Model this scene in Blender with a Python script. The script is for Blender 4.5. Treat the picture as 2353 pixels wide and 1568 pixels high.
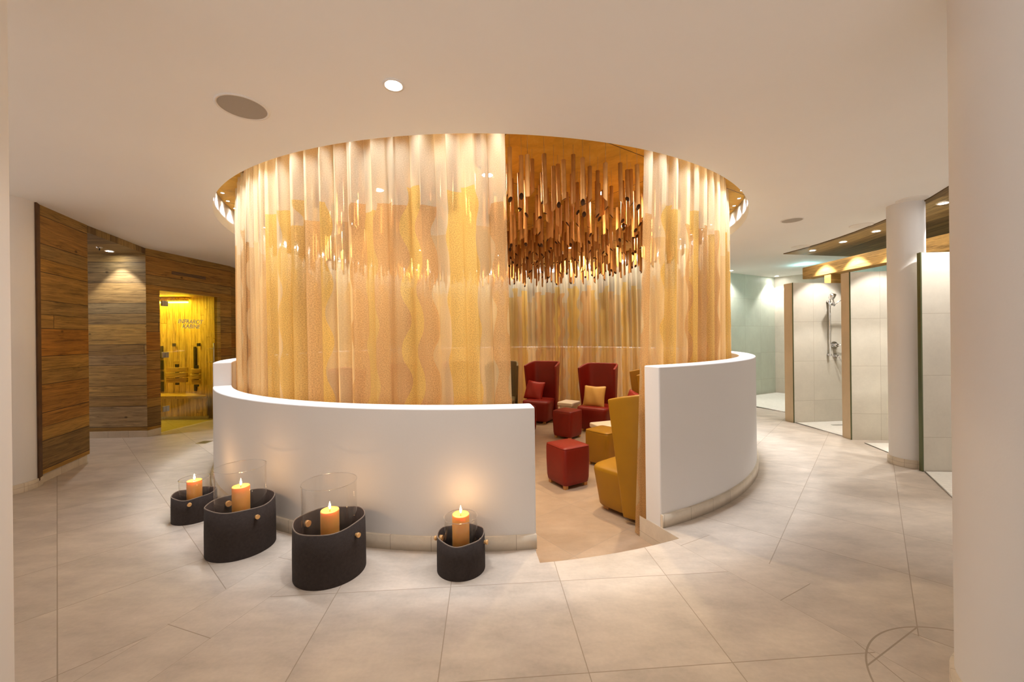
import bpy, bmesh, math, random
from mathutils import Vector, Matrix
random.seed(7)
R = math.radians
scene = bpy.context.scene
for o in list(bpy.data.objects): bpy.data.objects.remove(o)

# ------------------------------------------------------------------ camera
cam_d = bpy.data.cameras.new('camera'); cam = bpy.data.objects.new('camera', cam_d)
scene.collection.objects.link(cam)
cam_d.sensor_width = 36.0; cam_d.lens = 36.0*909.0/2353.0
cam_d.shift_y = -9.0/2353.0
cam_d.clip_start = 0.02
cam.matrix_world = Matrix.Translation((0, 0, 1.5)) @ Matrix.Rotation(R(90), 4, 'X') @ Matrix.Rotation(-0.0113, 4, 'Z')
scene.camera = cam

# ------------------------------------------------------------------ world, exposure
W = bpy.data.worlds.new('world'); scene.world = W; W.use_nodes = True
bgn = W.node_tree.nodes['Background']
bgn.inputs[0].default_value = (1.0, 0.885, 0.81, 1); bgn.inputs[1].default_value = 0.66
# ambient fill for the unseen rest of the spa, brighter below to lift the ceiling
_nt = W.node_tree; _tc = _nt.nodes.new('ShaderNodeTexCoord'); _sp = _nt.nodes.new('ShaderNodeSeparateXYZ')
_mr = _nt.nodes.new('ShaderNodeMapRange'); _nt.links.new(_tc.outputs['Generated'], _sp.inputs[0]); _nt.links.new(_sp.outputs[2], _mr.inputs[0])
for _i, _v in ((1, -0.25), (2, 0.25), (3, 1.12), (4, 0.40)): _mr.inputs[_i].default_value = _v
_nt.links.new(_mr.outputs[0], bgn.inputs[1])
scene.view_settings.view_transform = 'Standard'
scene.view_settings.look = 'None'
scene.view_settings.gamma = 1
scene.view_settings.use_curve_mapping = False
scene.view_settings.exposure = 0.52
try:
    scene.cycles.use_denoising = True
    scene.cycles.max_bounces = 7
    scene.cycles.diffuse_bounces = 4
    scene.cycles.glossy_bounces = 3
    scene.cycles.transparent_max_bounces = 16
    scene.cycles.use_adaptive_sampling = True
    scene.cycles.adaptive_threshold = 0.025
    scene.cycles.sample_clamp_indirect = 4
    scene.cycles.caustics_reflective = False
    scene.cycles.caustics_refractive = False
except Exception: pass

P_COVE = 23.0      # each small cove spotlight
P_INNER = 155.0     # each spotlight above the hanging tubes
P_STAR = 48.0
P_SHOWER = 84.0
P_RECESS = 45.0
P_CANDLE = 0.9
COL_COOL = (1.0, 0.95, 0.90)
COL_WARM = (1.0, 0.77, 0.47)

CX, CY = -0.333, 6.43          # centre of the round lounge
WX, WY = -0.31, 6.41           # centre of its plaster ring
CEIL = 2.96; GOLD = 3.27; PIT = -0.18

# ------------------------------------------------------------------ helpers
col = scene.collection
class MB:
    def __init__(s): s.v = []; s.f = []; s.uv = []; s.sm = []
    def face(s, idx, uv=None, smooth=False):
        s.f.append(tuple(idx)); s.uv.append(uv); s.sm.append(smooth)
    def add(s, pts):
        n = len(s.v); s.v += [tuple(p) for p in pts]; return n
    def quad(s, a, b, c, d, uv=None, smooth=False):
        n = s.add([a, b, c, d]); s.face((n, n+1, n+2, n+3), uv, smooth)
    def prism(s, poly, z0, z1, top=True, bot=True, u0=0.0, smooth=False):
        """poly counter-clockwise; side uv = metres along, height"""
        N = len(poly); u = u0
        n0 = s.add([(p[0], p[1], z0) for p in poly]); n1 = s.add([(p[0], p[1], z1) for p in poly])
        for i in range(N):
            j = (i+1) % N; L = math.dist(poly[i][:2], poly[j][:2])
            s.face((n0+i, n0+j, n1+j, n1+i), [(u, z0), (u+L, z0), (u+L, z1), (u, z1)], smooth); u += L
        if top: s.face([n1+i for i in range(N)], [tuple(p[:2]) for p in poly])
        if bot: s.face([n0+i for i in reversed(range(N))], [tuple(poly[i][:2]) for i in reversed(range(N))])
    def box(s, x0, x1, y0, y1, z0, z1):
        s.prism([(x0, y0), (x1, y0), (x1, y1), (x0, y1)], z0, z1)
    def seg(s, a, b, t, z0, z1, u0=0.0):
        """a vertical slab whose visible face runs a->b, thickness t to its left"""
        d = Vector((b[0]-a[0], b[1]-a[1])); d.normalize(); n = Vector((-d.y, d.x))*t
        s.prism([a, b, (b[0]+n.x, b[1]+n.y), (a[0]+n.x, a[1]+n.y)] if t > 0 else
                [b, a, (a[0]+n.x, a[1]+n.y), (b[0]+n.x, b[1]+n.y)], z0, z1, u0=u0)
    def lathe(s, prof, c=(0, 0, 0), seg=48, cap0=False, cap1=False, smooth=True, wav=None):
        rows = []
        for k, (r, z) in enumerate(prof):
            pts = []
            for i in range(seg):
                a = 2*math.pi*i/seg; dz = wav(a, k) if wav else 0
                pts.append((c[0]+r*math.cos(a), c[1]+r*math.sin(a), c[2]+z+dz))
            rows.append(s.add(pts))
        for k in range(len(prof)-1):
            for i in range(seg):
                j = (i+1) % seg
                s.face((rows[k]+i, rows[k]+j, rows[k+1]+j, rows[k+1]+i),
                       [(i/seg, prof[k][1]), ((i+1)/seg, prof[k][1]), ((i+1)/seg, prof[k+1][1]), (i/seg, prof[k+1][1])], smooth)
        if cap0: s.face([rows[0]+i for i in reversed(range(seg))])
        if cap1: s.face([rows[-1]+i for i in range(seg)])
    def tube(s, path, r, seg=10, caps=True):
        pts = [Vector(p) for p in path]; rings = []
        up = Vector((0, 0, 1))
        prev = None
        for i, p in enumerate(pts):
            t = (pts[min(i+1, len(pts)-1)]-pts[max(i-1, 0)]).normalized()
            a = t.cross(up if abs(t.z) < .95 else Vector((1, 0, 0))).normalized()
            if prev is not None and a.dot(prev) < 0: a = -a
            prev = a; b = t.cross(a)
            rings.append(s.add([p+(a*math.cos(2*math.pi*k/seg)+b*math.sin(2*math.pi*k/seg))*r for k in range(seg)]))
        for i in range(len(rings)-1):
            for k in range(seg):
                j = (k+1) % seg
                s.face((rings[i]+k, rings[i]+j, rings[i+1]+j, rings[i+1]+k), None, True)
        if caps:
            s.face([rings[0]+k for k in reversed(range(seg))]); s.face([rings[-1]+k for k in range(seg)])
    def arcwall(s, c, r0, r1, a0, a1, z0, z1, step=2.0):
        """closed curved wall between radii r0<r1"""
        n = max(2, int(abs(a1-a0)/step)+1)
        A = [R(a0+(a1-a0)*i/(n-1)) for i in range(n)]
        P = lambda r, a, z: (c[0]+r*math.cos(a), c[1]+r*math.sin(a), z)
        o0 = s.add([P(r1, a, z0) for a in A]); o1 = s.add([P(r1, a, z1) for a in A])
        i0 = s.add([P(r0, a, z0) for a in A]); i1 = s.add([P(r0, a, z1) for a in A])
        for k in range(n-1):
            u, w = A[k]*r1, A[k+1]*r1
            s.face((o0+k, o0+k+1, o1+k+1, o1+k), [(u, z0), (w, z0), (w, z1), (u, z1)], True)
            s.face((i0+k+1, i0+k, i1+k, i1+k+1), [(w, z0), (u, z0), (u, z1), (w, z1)], True)
            s.face((o1+k, o1+k+1, i1+k+1, i1+k), [(u, 0), (w, 0), (w, .2), (u, .2)])
            s.face((o0+k+1, o0+k, i0+k, i0+k+1), [(w, 0), (u, 0), (u, .2), (w, .2)])
        e = n-1
        s.face((i0, o0, o1, i1), [(0, z0), (r1-r0, z0), (r1-r0, z1), (0, z1)])
        s.face((o0+e, i0+e, i1+e, o1+e), [(0, z0), (r1-r0, z0), (r1-r0, z1), (0, z1)])
    def build(s, name, mat, parent=None, bevel=0, bseg=2, sub=0, solid=0, autosm=False):
        me = bpy.data.meshes.new(name); me.from_pydata(s.v, [], s.f)
        if any(u is not None for u in s.uv):
            ul = me.uv_layers.new(name='UVMap'); k = 0
            for fi, f in enumerate(s.f):
                u = s.uv[fi]
                for q in range(len(f)):
                    if u is not None: ul.data[k].uv = u[q]
                    k += 1
        for p, sm in zip(me.polygons, s.sm): p.use_smooth = sm
        mats = mat if isinstance(mat, (list, tuple)) else [mat]
        for m in mats: me.materials.append(m)
        me.update()
        o = bpy.data.objects.new(name, me); col.objects.link(o)
        if parent is not None: o.parent = parent
        if bevel:
            m = o.modifiers.new('bevel', 'BEVEL'); m.width = bevel; m.segments = bseg; m.limit_method = 'ANGLE'; m.angle_limit = R(35)
            for p in me.polygons: p.use_smooth = True
            w = o.modifiers.new('wn', 'WEIGHTED_NORMAL'); w.keep_sharp = True
        if sub:
            m = o.modifiers.new('sub', 'SUBSURF'); m.levels = sub; m.render_levels = sub
        return o

def thing(name, label, cat, loc=(0, 0, 0), rz=0.0, group=None):
    o = bpy.data.objects.new(name, None); col.objects.link(o)
    o.empty_display_size = 0.1; o.location = loc; o.rotation_euler = (0, 0, rz)
    o['label'] = label; o['category'] = cat
    if group: o['group'] = group
    return o
def tag(o, label, cat, group=None, kind=None):
    o['label'] = label; o['category'] = cat
    if group: o['group'] = group
    if kind: o['kind'] = kind
    return o
def struct(o, label=None, cat=None):
    o['kind'] = 'structure'
    if label: o['label'] = label
    if cat: o['category'] = cat
    return o
def kids(o): return [c for c in bpy.data.objects if c.parent == o]
def dup(root, loc, rz, label, group=None):
    def rec(o, par):
        c = o.copy(); col.objects.link(c); c.parent = par
        if par is not None:
            for k in ('category', 'group'):
                if k in c: del c[k]
        for ch in KID.get(o.name, ()): rec(ch, c)
        return c
    KID = {}
    for c in bpy.data.objects:
        if c.parent is not None: KID.setdefault(c.parent.name, []).append(c)
    r = rec(root, None); r.location = loc; r.rotation_euler = (0, 0, rz); r['label'] = label
    if group: r['group'] = group
    return r

# ------------------------------------------------------------------ materials
def newmat(name):
    m = bpy.data.materials.new(name); m.use_nodes = True
    nt = m.node_tree; b = nt.nodes['Principled BSDF']
    return m, nt, b
def N(nt, t, **kw):
    n = nt.nodes.new(t)
    for k, v in kw.items():
        if k == 'op': n.operation = v
        elif k == 'vals':
            for i, x in v.items(): n.inputs[i].default_value = x
        else: setattr(n, k, v)
    return n
def math_(nt, op, a, b=None, c=None):
    n = nt.nodes.new('ShaderNodeMath'); n.operation = op
    for i, x in enumerate((a, b, c)):
        if x is None: continue
        if isinstance(x, (int, float)): n.inputs[i].default_value = x
        else: nt.links.new(x, n.inputs[i])
    return n.outputs[0]
def ramp(nt, fac, stops, interp='LINEAR'):
    n = nt.nodes.new('ShaderNodeValToRGB'); n.color_ramp.interpolation = interp
    el = n.color_ramp.elements
    while len(el) < len(stops): el.new(0.5)
    for e, (p, c) in zip(el, stops): e.position = p; e.color = (*c, 1)
    nt.links.new(fac, n.inputs[0]); return n.outputs[0]
def mixc(nt, fac, a, b, mode='MIX'):
    n = nt.nodes.new('ShaderNodeMix'); n.data_type = 'RGBA'; n.blend_type = mode
    for i, x in ((0, fac), (6, a), (7, b)):
        if isinstance(x, (int, float)): n.inputs[i].default_value = x
        elif isinstance(x, tuple): n.inputs[i].default_value = (*x, 1)
        else: nt.links.new(x, n.inputs[i])
    return n.outputs[2]
def plain(name, c, rough=0.5, metal=0.0, bump=0.0, bscale=200, spec=0.5, var=0.0, vscale=3.0):
    m, nt, b = newmat(name)
    b.inputs['Base Color'].default_value = (*c, 1); b.inputs['Roughness'].default_value = rough
    b.inputs['Metallic'].default_value = metal; b.inputs['Specular IOR Level'].default_value = spec
    tc = N(nt, 'ShaderNodeTexCoord')
    if bump:
        no = N(nt, 'ShaderNodeTexNoise', vals={'Scale': bscale, 'Detail': 3}); nt.links.new(tc.outputs['Object'], no.inputs['Vector'])
        bp = N(nt, 'ShaderNodeBump', vals={'Strength': bump, 'Distance': 0.01}); nt.links.new(no.outputs[0], bp.inputs['Height'])
        nt.links.new(bp.outputs[0], b.inputs['Normal'])
    if var:
        no = N(nt, 'ShaderNodeTexNoise', vals={'Scale': vscale, 'Detail': 4}); nt.links.new(tc.outputs['Object'], no.inputs['Vector'])
        f = ramp(nt, no.outputs[0], [(0.3, (0, 0, 0)), (0.7, (1, 1, 1))])
        nt.links.new(mixc(nt, f, tuple(x*(1-var) for x in c), tuple(min(1, x*(1+var)) for x in c)), b.inputs['Base Color'])
    return m
def emis(name, c, s):
    m, nt, b = newmat(name); b.inputs['Base Color'].default_value = (*c, 1)
    b.inputs['Emission Color'].default_value = (*c, 1); b.inputs['Emission Strength'].default_value = s
    return m

M = {}
M['plaster'] = plain('white_plaster', (0.72, 0.70, 0.68), 0.85, bump=0.05, bscale=60, var=0.012, vscale=1.5, spec=.2)
M['ceil'] = plain('ceiling_paint', (0.88, 0.86, 0.83), 0.9, var=0.012, vscale=1.2, spec=.2)
M['white_rim'] = plain('cove_paint', (0.86, 0.84, 0.80), 0.8)

def tile_mat(name, base, tile=0.667, grout_w=0.0045, line=(0.30, 0.24, 0.18), rough=0.42, scale_u=1.0, arc=False, var=0.10, off=0.0, uvunit=False, tint=(1, 1, 1)):
    m, nt, b = newmat(name)
    uv = N(nt, 'ShaderNodeUVMap'); sep = N(nt, 'ShaderNodeSeparateXYZ'); nt.links.new(uv.outputs[0], sep.inputs[0])
    u = math_(nt, 'DIVIDE', sep.outputs[0], tile*scale_u); v = math_(nt, 'DIVIDE', math_(nt, 'SUBTRACT', sep.outputs[1], off), tile)
    rowf = math_(nt, 'FLOOR', v)
    fu = math_(nt, 'FRACT', u); fv = math_(nt, 'FRACT', v)
    du = math_(nt, 'MULTIPLY', math_(nt, 'MINIMUM', fu, math_(nt, 'SUBTRACT', 1.0, fu)), tile*scale_u)
    dv = math_(nt, 'MULTIPLY', math_(nt, 'MINIMUM', fv, math_(nt, 'SUBTRACT', 1.0, fv)), tile)
    d = math_(nt, 'MINIMUM', du, dv)
    geo = N(nt, 'ShaderNodeNewGeometry')
    if arc:
        dist = N(nt, 'ShaderNodeVectorMath', operation='DISTANCE'); dist.inputs[1].default_value = (2.03, 1.47, 0)
        nt.links.new(geo.outputs['Position'], dist.inputs[0])
        dd = math_(nt, 'ABSOLUTE', math_(nt, 'SUBTRACT', dist.outputs['Value'], 0.545))
        d = math_(nt, 'MINIMUM', d, math_(nt, 'MAXIMUM', math_(nt, 'SUBTRACT', dd, .0015), 0.0))
        dt = N(nt, 'ShaderNodeVectorMath', operation='DOT_PRODUCT'); dt.inputs[1].default_value = (-.446, .895, 0); nt.links.new(geo.outputs['Position'], dt.inputs[0])
        ln = math_(nt, 'ABSOLUTE', math_(nt, 'SUBTRACT', dt.outputs['Value'], .8896))
        ln = math_(nt, 'ADD', math_(nt, 'SUBTRACT', ln, .001), math_(nt, 'GREATER_THAN', dist.outputs['Value'], .545))
        d = math_(nt, 'MINIMUM', d, math_(nt, 'MAXIMUM', ln, 0.0))
    g = math_(nt, 'LESS_THAN', d, grout_w/2)
    cmb = N(nt, 'ShaderNodeCombineXYZ'); nt.links.new(math_(nt, 'FLOOR', u), cmb.inputs[0]); nt.links.new(rowf, cmb.inputs[1])
    wn = N(nt, 'ShaderNodeTexWhiteNoise', noise_dimensions='3D'); nt.links.new(cmb.outputs[0], wn.inputs[0])
    no = N(nt, 'ShaderNodeTexNoise', vals={'Scale': 3.0, 'Detail': 6, 'Roughness': .65}); mp = N(nt, 'ShaderNodeMapping')
    mp.inputs['Scale'].default_value = (1, 2.2, 1); nt.links.new(geo.outputs['Position'], mp.inputs[0])
    addv = N(nt, 'ShaderNodeVectorMath', operation='MULTIPLY_ADD'); addv.inputs[1].default_value = (9, 9, 9)
    nt.links.new(wn.outputs['Color'], addv.inputs[0]); nt.links.new(mp.outputs[0], addv.inputs[2]); nt.links.new(addv.outputs[0], no.inputs['Vector'])
    fine = N(nt, 'ShaderNodeTexNoise', vals={'Scale': 45.0, 'Detail': 4}); nt.links.new(geo.outputs['Position'], fine.inputs['Vector'])
    lo = tuple(x*(1-var) for x in base); hi = tuple(min(1, x*(1+var)) for x in base)
    c = ramp(nt, math_(nt, 'ADD', math_(nt, 'MULTIPLY', no.outputs[0], .8), math_(nt, 'MULTIPLY', fine.outputs[0], .2)), [(0.33, lo), (0.67, hi)])
    k = math_(nt, 'ADD', 0.96, math_(nt, 'MULTIPLY', wn.outputs['Value'], 0.07))
    vm = N(nt, 'ShaderNodeVectorMath', operation='SCALE'); nt.links.new(c, vm.inputs[0]); nt.links.new(k, vm.inputs['Scale'])
    nt.links.new(mixc(nt, g, vm.outputs[0], line), b.inputs['Base Color'])
    nt.links.new(math_(nt, 'ADD', math_(nt, 'MULTIPLY', fine.outputs[0], 0.2), rough-.1), b.inputs['Roughness'])
    bp = N(nt, 'ShaderNodeBump', vals={'Strength': 0.25, 'Distance': 0.004})
    nt.links.new(math_(nt, 'SUBTRACT', math_(nt, 'MULTIPLY', fine.outputs[0], .3), g), bp.inputs['Height']); nt.links.new(bp.outputs[0], b.inputs['Normal'])
    b.inputs['Specular IOR Level'].default_value = 0.35
    return m
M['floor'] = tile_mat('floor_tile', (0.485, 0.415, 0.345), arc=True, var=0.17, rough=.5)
M['pitfloor'] = tile_mat('lounge_floor_tile', (0.38, 0.275, 0.19), var=0.12)  # same tile as the corridor, with the warm lounge light put into its colour
M['walltile'] = tile_mat('wall_tile', (0.60, 0.55, 0.46), off=0.37, scale_u=1.75, line=(0.42, 0.36, 0.28), rough=.4, var=.07)
M['walltile2'] = tile_mat('pale_green_wall_tile', (0.56, 0.60, 0.50), off=0.37, scale_u=0.95, line=(0.40, 0.40, 0.30), rough=.4, var=.06)
M['skirt'] = tile_mat('skirting_tile', (0.62, 0.54, 0.43), tile=0.30, off=-0.1, line=(0.36, 0.30, 0.22), grout_w=.004, var=.10)
M['skirt_small'] = tile_mat('small_skirting_tile', (0.62, 0.54, 0.43), tile=0.10, off=-0.05, line=(0.40, 0.32, 0.24), grout_w=.003, var=.10)
M['endtile'] = tile_mat('partition_end_tile', (0.60, 0.47, 0.31), tile=3.0, off=-.2, line=(0.4, 0.3, 0.2), var=.06)
M['wetfloor'] = tile_mat('shower_floor_mosaic', (0.80, 0.77, 0.70), tile=0.05, grout_w=.003, line=(0.62, 0.58, 0.50), var=.04)

def wood_mat(name, cols, ph=0.23, pl=1.9, rough=0.6, dark=(0.02, 0.012, 0.005), axis='UV', grain=1.0, knots=True, jog=0.25):
    m, nt, b = newmat(name)
    uv = N(nt, 'ShaderNodeUVMap'); sep = N(nt, 'ShaderNodeSeparateXYZ'); nt.links.new(uv.outputs[0], sep.inputs[0])
    U, V = (sep.outputs[0], sep.outputs[1]) if axis == 'UV' else (sep.outputs[1], sep.outputs[0])
    # rows of uneven height: warp v with a slow wave
    v = math_(nt, 'DIVIDE', V, ph)
    v = math_(nt, 'ADD', v, math_(nt, 'MULTIPLY', math_(nt, 'SINE', math_(nt, 'MULTIPLY', v, 2.1)), jog))
    row = math_(nt, 'FLOOR', v); fv = math_(nt, 'FRACT', v)
    w1 = N(nt, 'ShaderNodeTexWhiteNoise', noise_dimensions='1D'); nt.links.new(row, w1.inputs['W'])
    u = math_(nt, 'ADD', math_(nt, 'DIVIDE', U, pl), math_(nt, 'MULTIPLY', w1.outputs['Value'], 3.0))
    cu = math_(nt, 'FLOOR', u); fu = math_(nt, 'FRACT', u)
    cmb = N(nt, 'ShaderNodeCombineXYZ'); nt.links.new(cu, cmb.inputs[0]); nt.links.new(row, cmb.inputs[1])
    wn = N(nt, 'ShaderNodeTexWhiteNoise', noise_dimensions='3D'); nt.links.new(cmb.outputs[0], wn.inputs[0])
    gv = N(nt, 'ShaderNodeCombineXYZ')
    nt.links.new(math_(nt, 'MULTIPLY', U, 1.6), gv.inputs[0]); nt.links.new(math_(nt, 'MULTIPLY', V, 26.0*grain), gv.inputs[1])
    nt.links.new(math_(nt, 'MULTIPLY', wn.outputs['Value'], 40.0), gv.inputs[2])
    gr = N(nt, 'ShaderNodeTexNoise', vals={'Scale': 1.6, 'Detail': 7, 'Roughness': .68, 'Distortion': 1.1}); nt.links.new(gv.outputs[0], gr.inputs['Vector'])
    big = N(nt, 'ShaderNodeTexNoise', vals={'Scale': .7, 'Detail': 3}); nt.links.new(gv.outputs[0], big.inputs['Vector'])
    base = ramp(nt, wn.outputs['Value'], [(i/max(1, len(cols)-1), c) for i, c in enumerate(cols)])
    gf = ramp(nt, gr.outputs[0], [(0.32, (0.42, 0.40, 0.38)), (0.5, (0.95, 0.95, 0.95)), (0.70, (1.35, 1.32, 1.28))])
    c = mixc(nt, 1.0, base, gf, 'MULTIPLY')
    c = mixc(nt, 0.35, c, ramp(nt, big.outputs[0], [(0.3, (0.5, 0.42, 0.34)), (0.7, (1.3, 1.25, 1.15))]), 'MULTIPLY')
    if knots:
        kv = N(nt, 'ShaderNodeCombineXYZ')
        nt.links.new(math_(nt, 'MULTIPLY', U, 1.5), kv.inputs[0]); nt.links.new(math_(nt, 'MULTIPLY', V, 2.4), kv.inputs[1])
        vo = N(nt, 'ShaderNodeTexVoronoi', vals={'Scale': 1.5}); nt.links.new(kv.outputs[0], vo.inputs['Vector'])
        kf = ramp(nt, vo.outputs['Distance'], [(0.03, (1, 1, 1)), (0.075, (0, 0, 0))])
        c = mixc(nt, math_(nt, 'MULTIPLY', kf, .75), c, dark)
    e = math_(nt, 'MULTIPLY', math_(nt, 'MINIMUM', fv, math_(nt, 'SUBTRACT', 1.0, fv)), ph)
    eu = math_(nt, 'MULTIPLY', math_(nt, 'MINIMUM', fu, math_(nt, 'SUBTRACT', 1.0, fu)), pl)
    gap = math_(nt, 'LESS_THAN', math_(nt, 'MINIMUM', e, eu), 0.0032)
    c = mixc(nt, gap, c, dark)
    nt.links.new(c, b.inputs['Base Color']); b.inputs['Roughness'].default_value = rough
    b.inputs['Specular IOR Level'].default_value = .3
    bp = N(nt, 'ShaderNodeBump', vals={'Strength': 0.5, 'Distance': 0.006})
    h = math_(nt, 'SUBTRACT', math_(nt, 'ADD', gr.outputs[0], math_(nt, 'MULTIPLY', wn.outputs['Value'], 1.2)), math_(nt, 'MULTIPLY', gap, 2.0))
    nt.links.new(h, bp.inputs['Height']); nt.links.new(bp.outputs[0], b.inputs['Normal'])
    return m
M['oldwood'] = wood_mat('reclaimed_wood', [(0.27, 0.13, 0.022), (0.36, 0.20, 0.04), (0.19, 0.115, 0.04), (0.40, 0.22, 0.045), (0.26, 0.16, 0.05), (0.34, 0.15, 0.022)], pl=4.6, ph=.20)
M['greywood'] = wood_mat('weathered_grey_wood', [(0.36, 0.26, 0.13), (0.24, 0.155, 0.06), (0.42, 0.31, 0.17), (0.34, 0.20, 0.05), (0.27, 0.20, 0.10), (0.48, 0.30, 0.08)], ph=0.215, pl=5.0)
M['beamwood'] = wood_mat('hewn_beam_wood', [(0.42, 0.25, 0.07), (0.50, 0.30, 0.09)], ph=1.7, pl=6.0, jog=0.0, grain=.8)
M['soffitwood'] = wood_mat('soffit_wood', [(0.20, 0.125, 0.045), (0.30, 0.20, 0.075), (0.14, 0.085, 0.035), (0.36, 0.25, 0.10)], ph=0.2, pl=3.1, axis='VU')
M['pine'] = wood_mat('knotty_pine', [(0.76, 0.53, 0.21), (0.70, 0.48, 0.19), (0.80, 0.57, 0.25)], ph=0.12, pl=3.0, axis='VU', jog=0.0, dark=(0.22, 0.10, 0.03), grain=.6)

M['pineboard'] = wood_mat('smooth_pine_board', [(0.78, 0.56, 0.24), (0.74, 0.50, 0.20)], ph=2.3, pl=4.0, jog=0.0, dark=(0.3, 0.15, 0.05), grain=.5, knots=False)
# gilded ceiling of the lounge
m, nt, b = newmat('copper_leaf_panel'); M['gold'] = m
geo = N(nt, 'ShaderNodeNewGeometry'); sp = N(nt, 'ShaderNodeSeparateXYZ'); nt.links.new(geo.outputs['Position'], sp.inputs[0])
no = N(nt, 'ShaderNodeTexNoise', vals={'Scale': 2.2, 'Detail': 7, 'Roughness': .7, 'Distortion': .8}); nt.links.new(geo.outputs['Position'], no.inputs['Vector'])
c = ramp(nt, no.outputs[0], [(0.3, (0.52, 0.27, 0.03)), (0.55, (0.78, 0.46, 0.06)), (0.75, (0.90, 0.62, 0.14))])
xr = math_(nt, 'ADD', math_(nt, 'MULTIPLY', sp.outputs[0], .829), math_(nt, 'MULTIPLY', sp.outputs[1], .559))
yr = math_(nt, 'SUBTRACT', math_(nt, 'MULTIPLY', sp.outputs[1], .829), math_(nt, 'MULTIPLY', sp.outputs[0], .559))
def near(nt, x, per, w):
    f = math_(nt, 'FRACT', math_(nt, 'DIVIDE', x, per)); return math_(nt, 'LESS_THAN', math_(nt, 'MULTIPLY', math_(nt, 'MINIMUM', f, math_(nt, 'SUBTRACT', 1.0, f)), per), w)
sm = math_(nt, 'MAXIMUM', near(nt, xr, 1.9, .005), near(nt, yr, 1.25, .005))
nt.links.new(mixc(nt, sm, c, (0.10, 0.05, 0.015)), b.inputs['Base Color'])
b.inputs['Metallic'].default_value = .25; b.inputs['Roughness'].default_value = .5

m, nt, b = newmat('copper_tube'); M['copper'] = m
geo = N(nt, 'ShaderNodeNewGeometry'); oi = N(nt, 'ShaderNodeObjectInfo')
no = N(nt, 'ShaderNodeTexNoise', vals={'Scale': 14, 'Detail': 3}); nt.links.new(geo.outputs['Position'], no.inputs['Vector'])
c = ramp(nt, math_(nt, 'ADD', math_(nt, 'MULTIPLY', no.outputs[0], .5), math_(nt, 'MULTIPLY', oi.outputs['Random'], .5)), [(0.2, (0.42, 0.18, 0.045)), (0.8, (0.68, 0.35, 0.11))])
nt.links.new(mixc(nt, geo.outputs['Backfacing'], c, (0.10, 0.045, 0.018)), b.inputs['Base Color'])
b.inputs['Metallic'].default_value = .0; b.inputs['Roughness'].default_value = .6; b.inputs['Specular IOR Level'].default_value = .3

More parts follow.
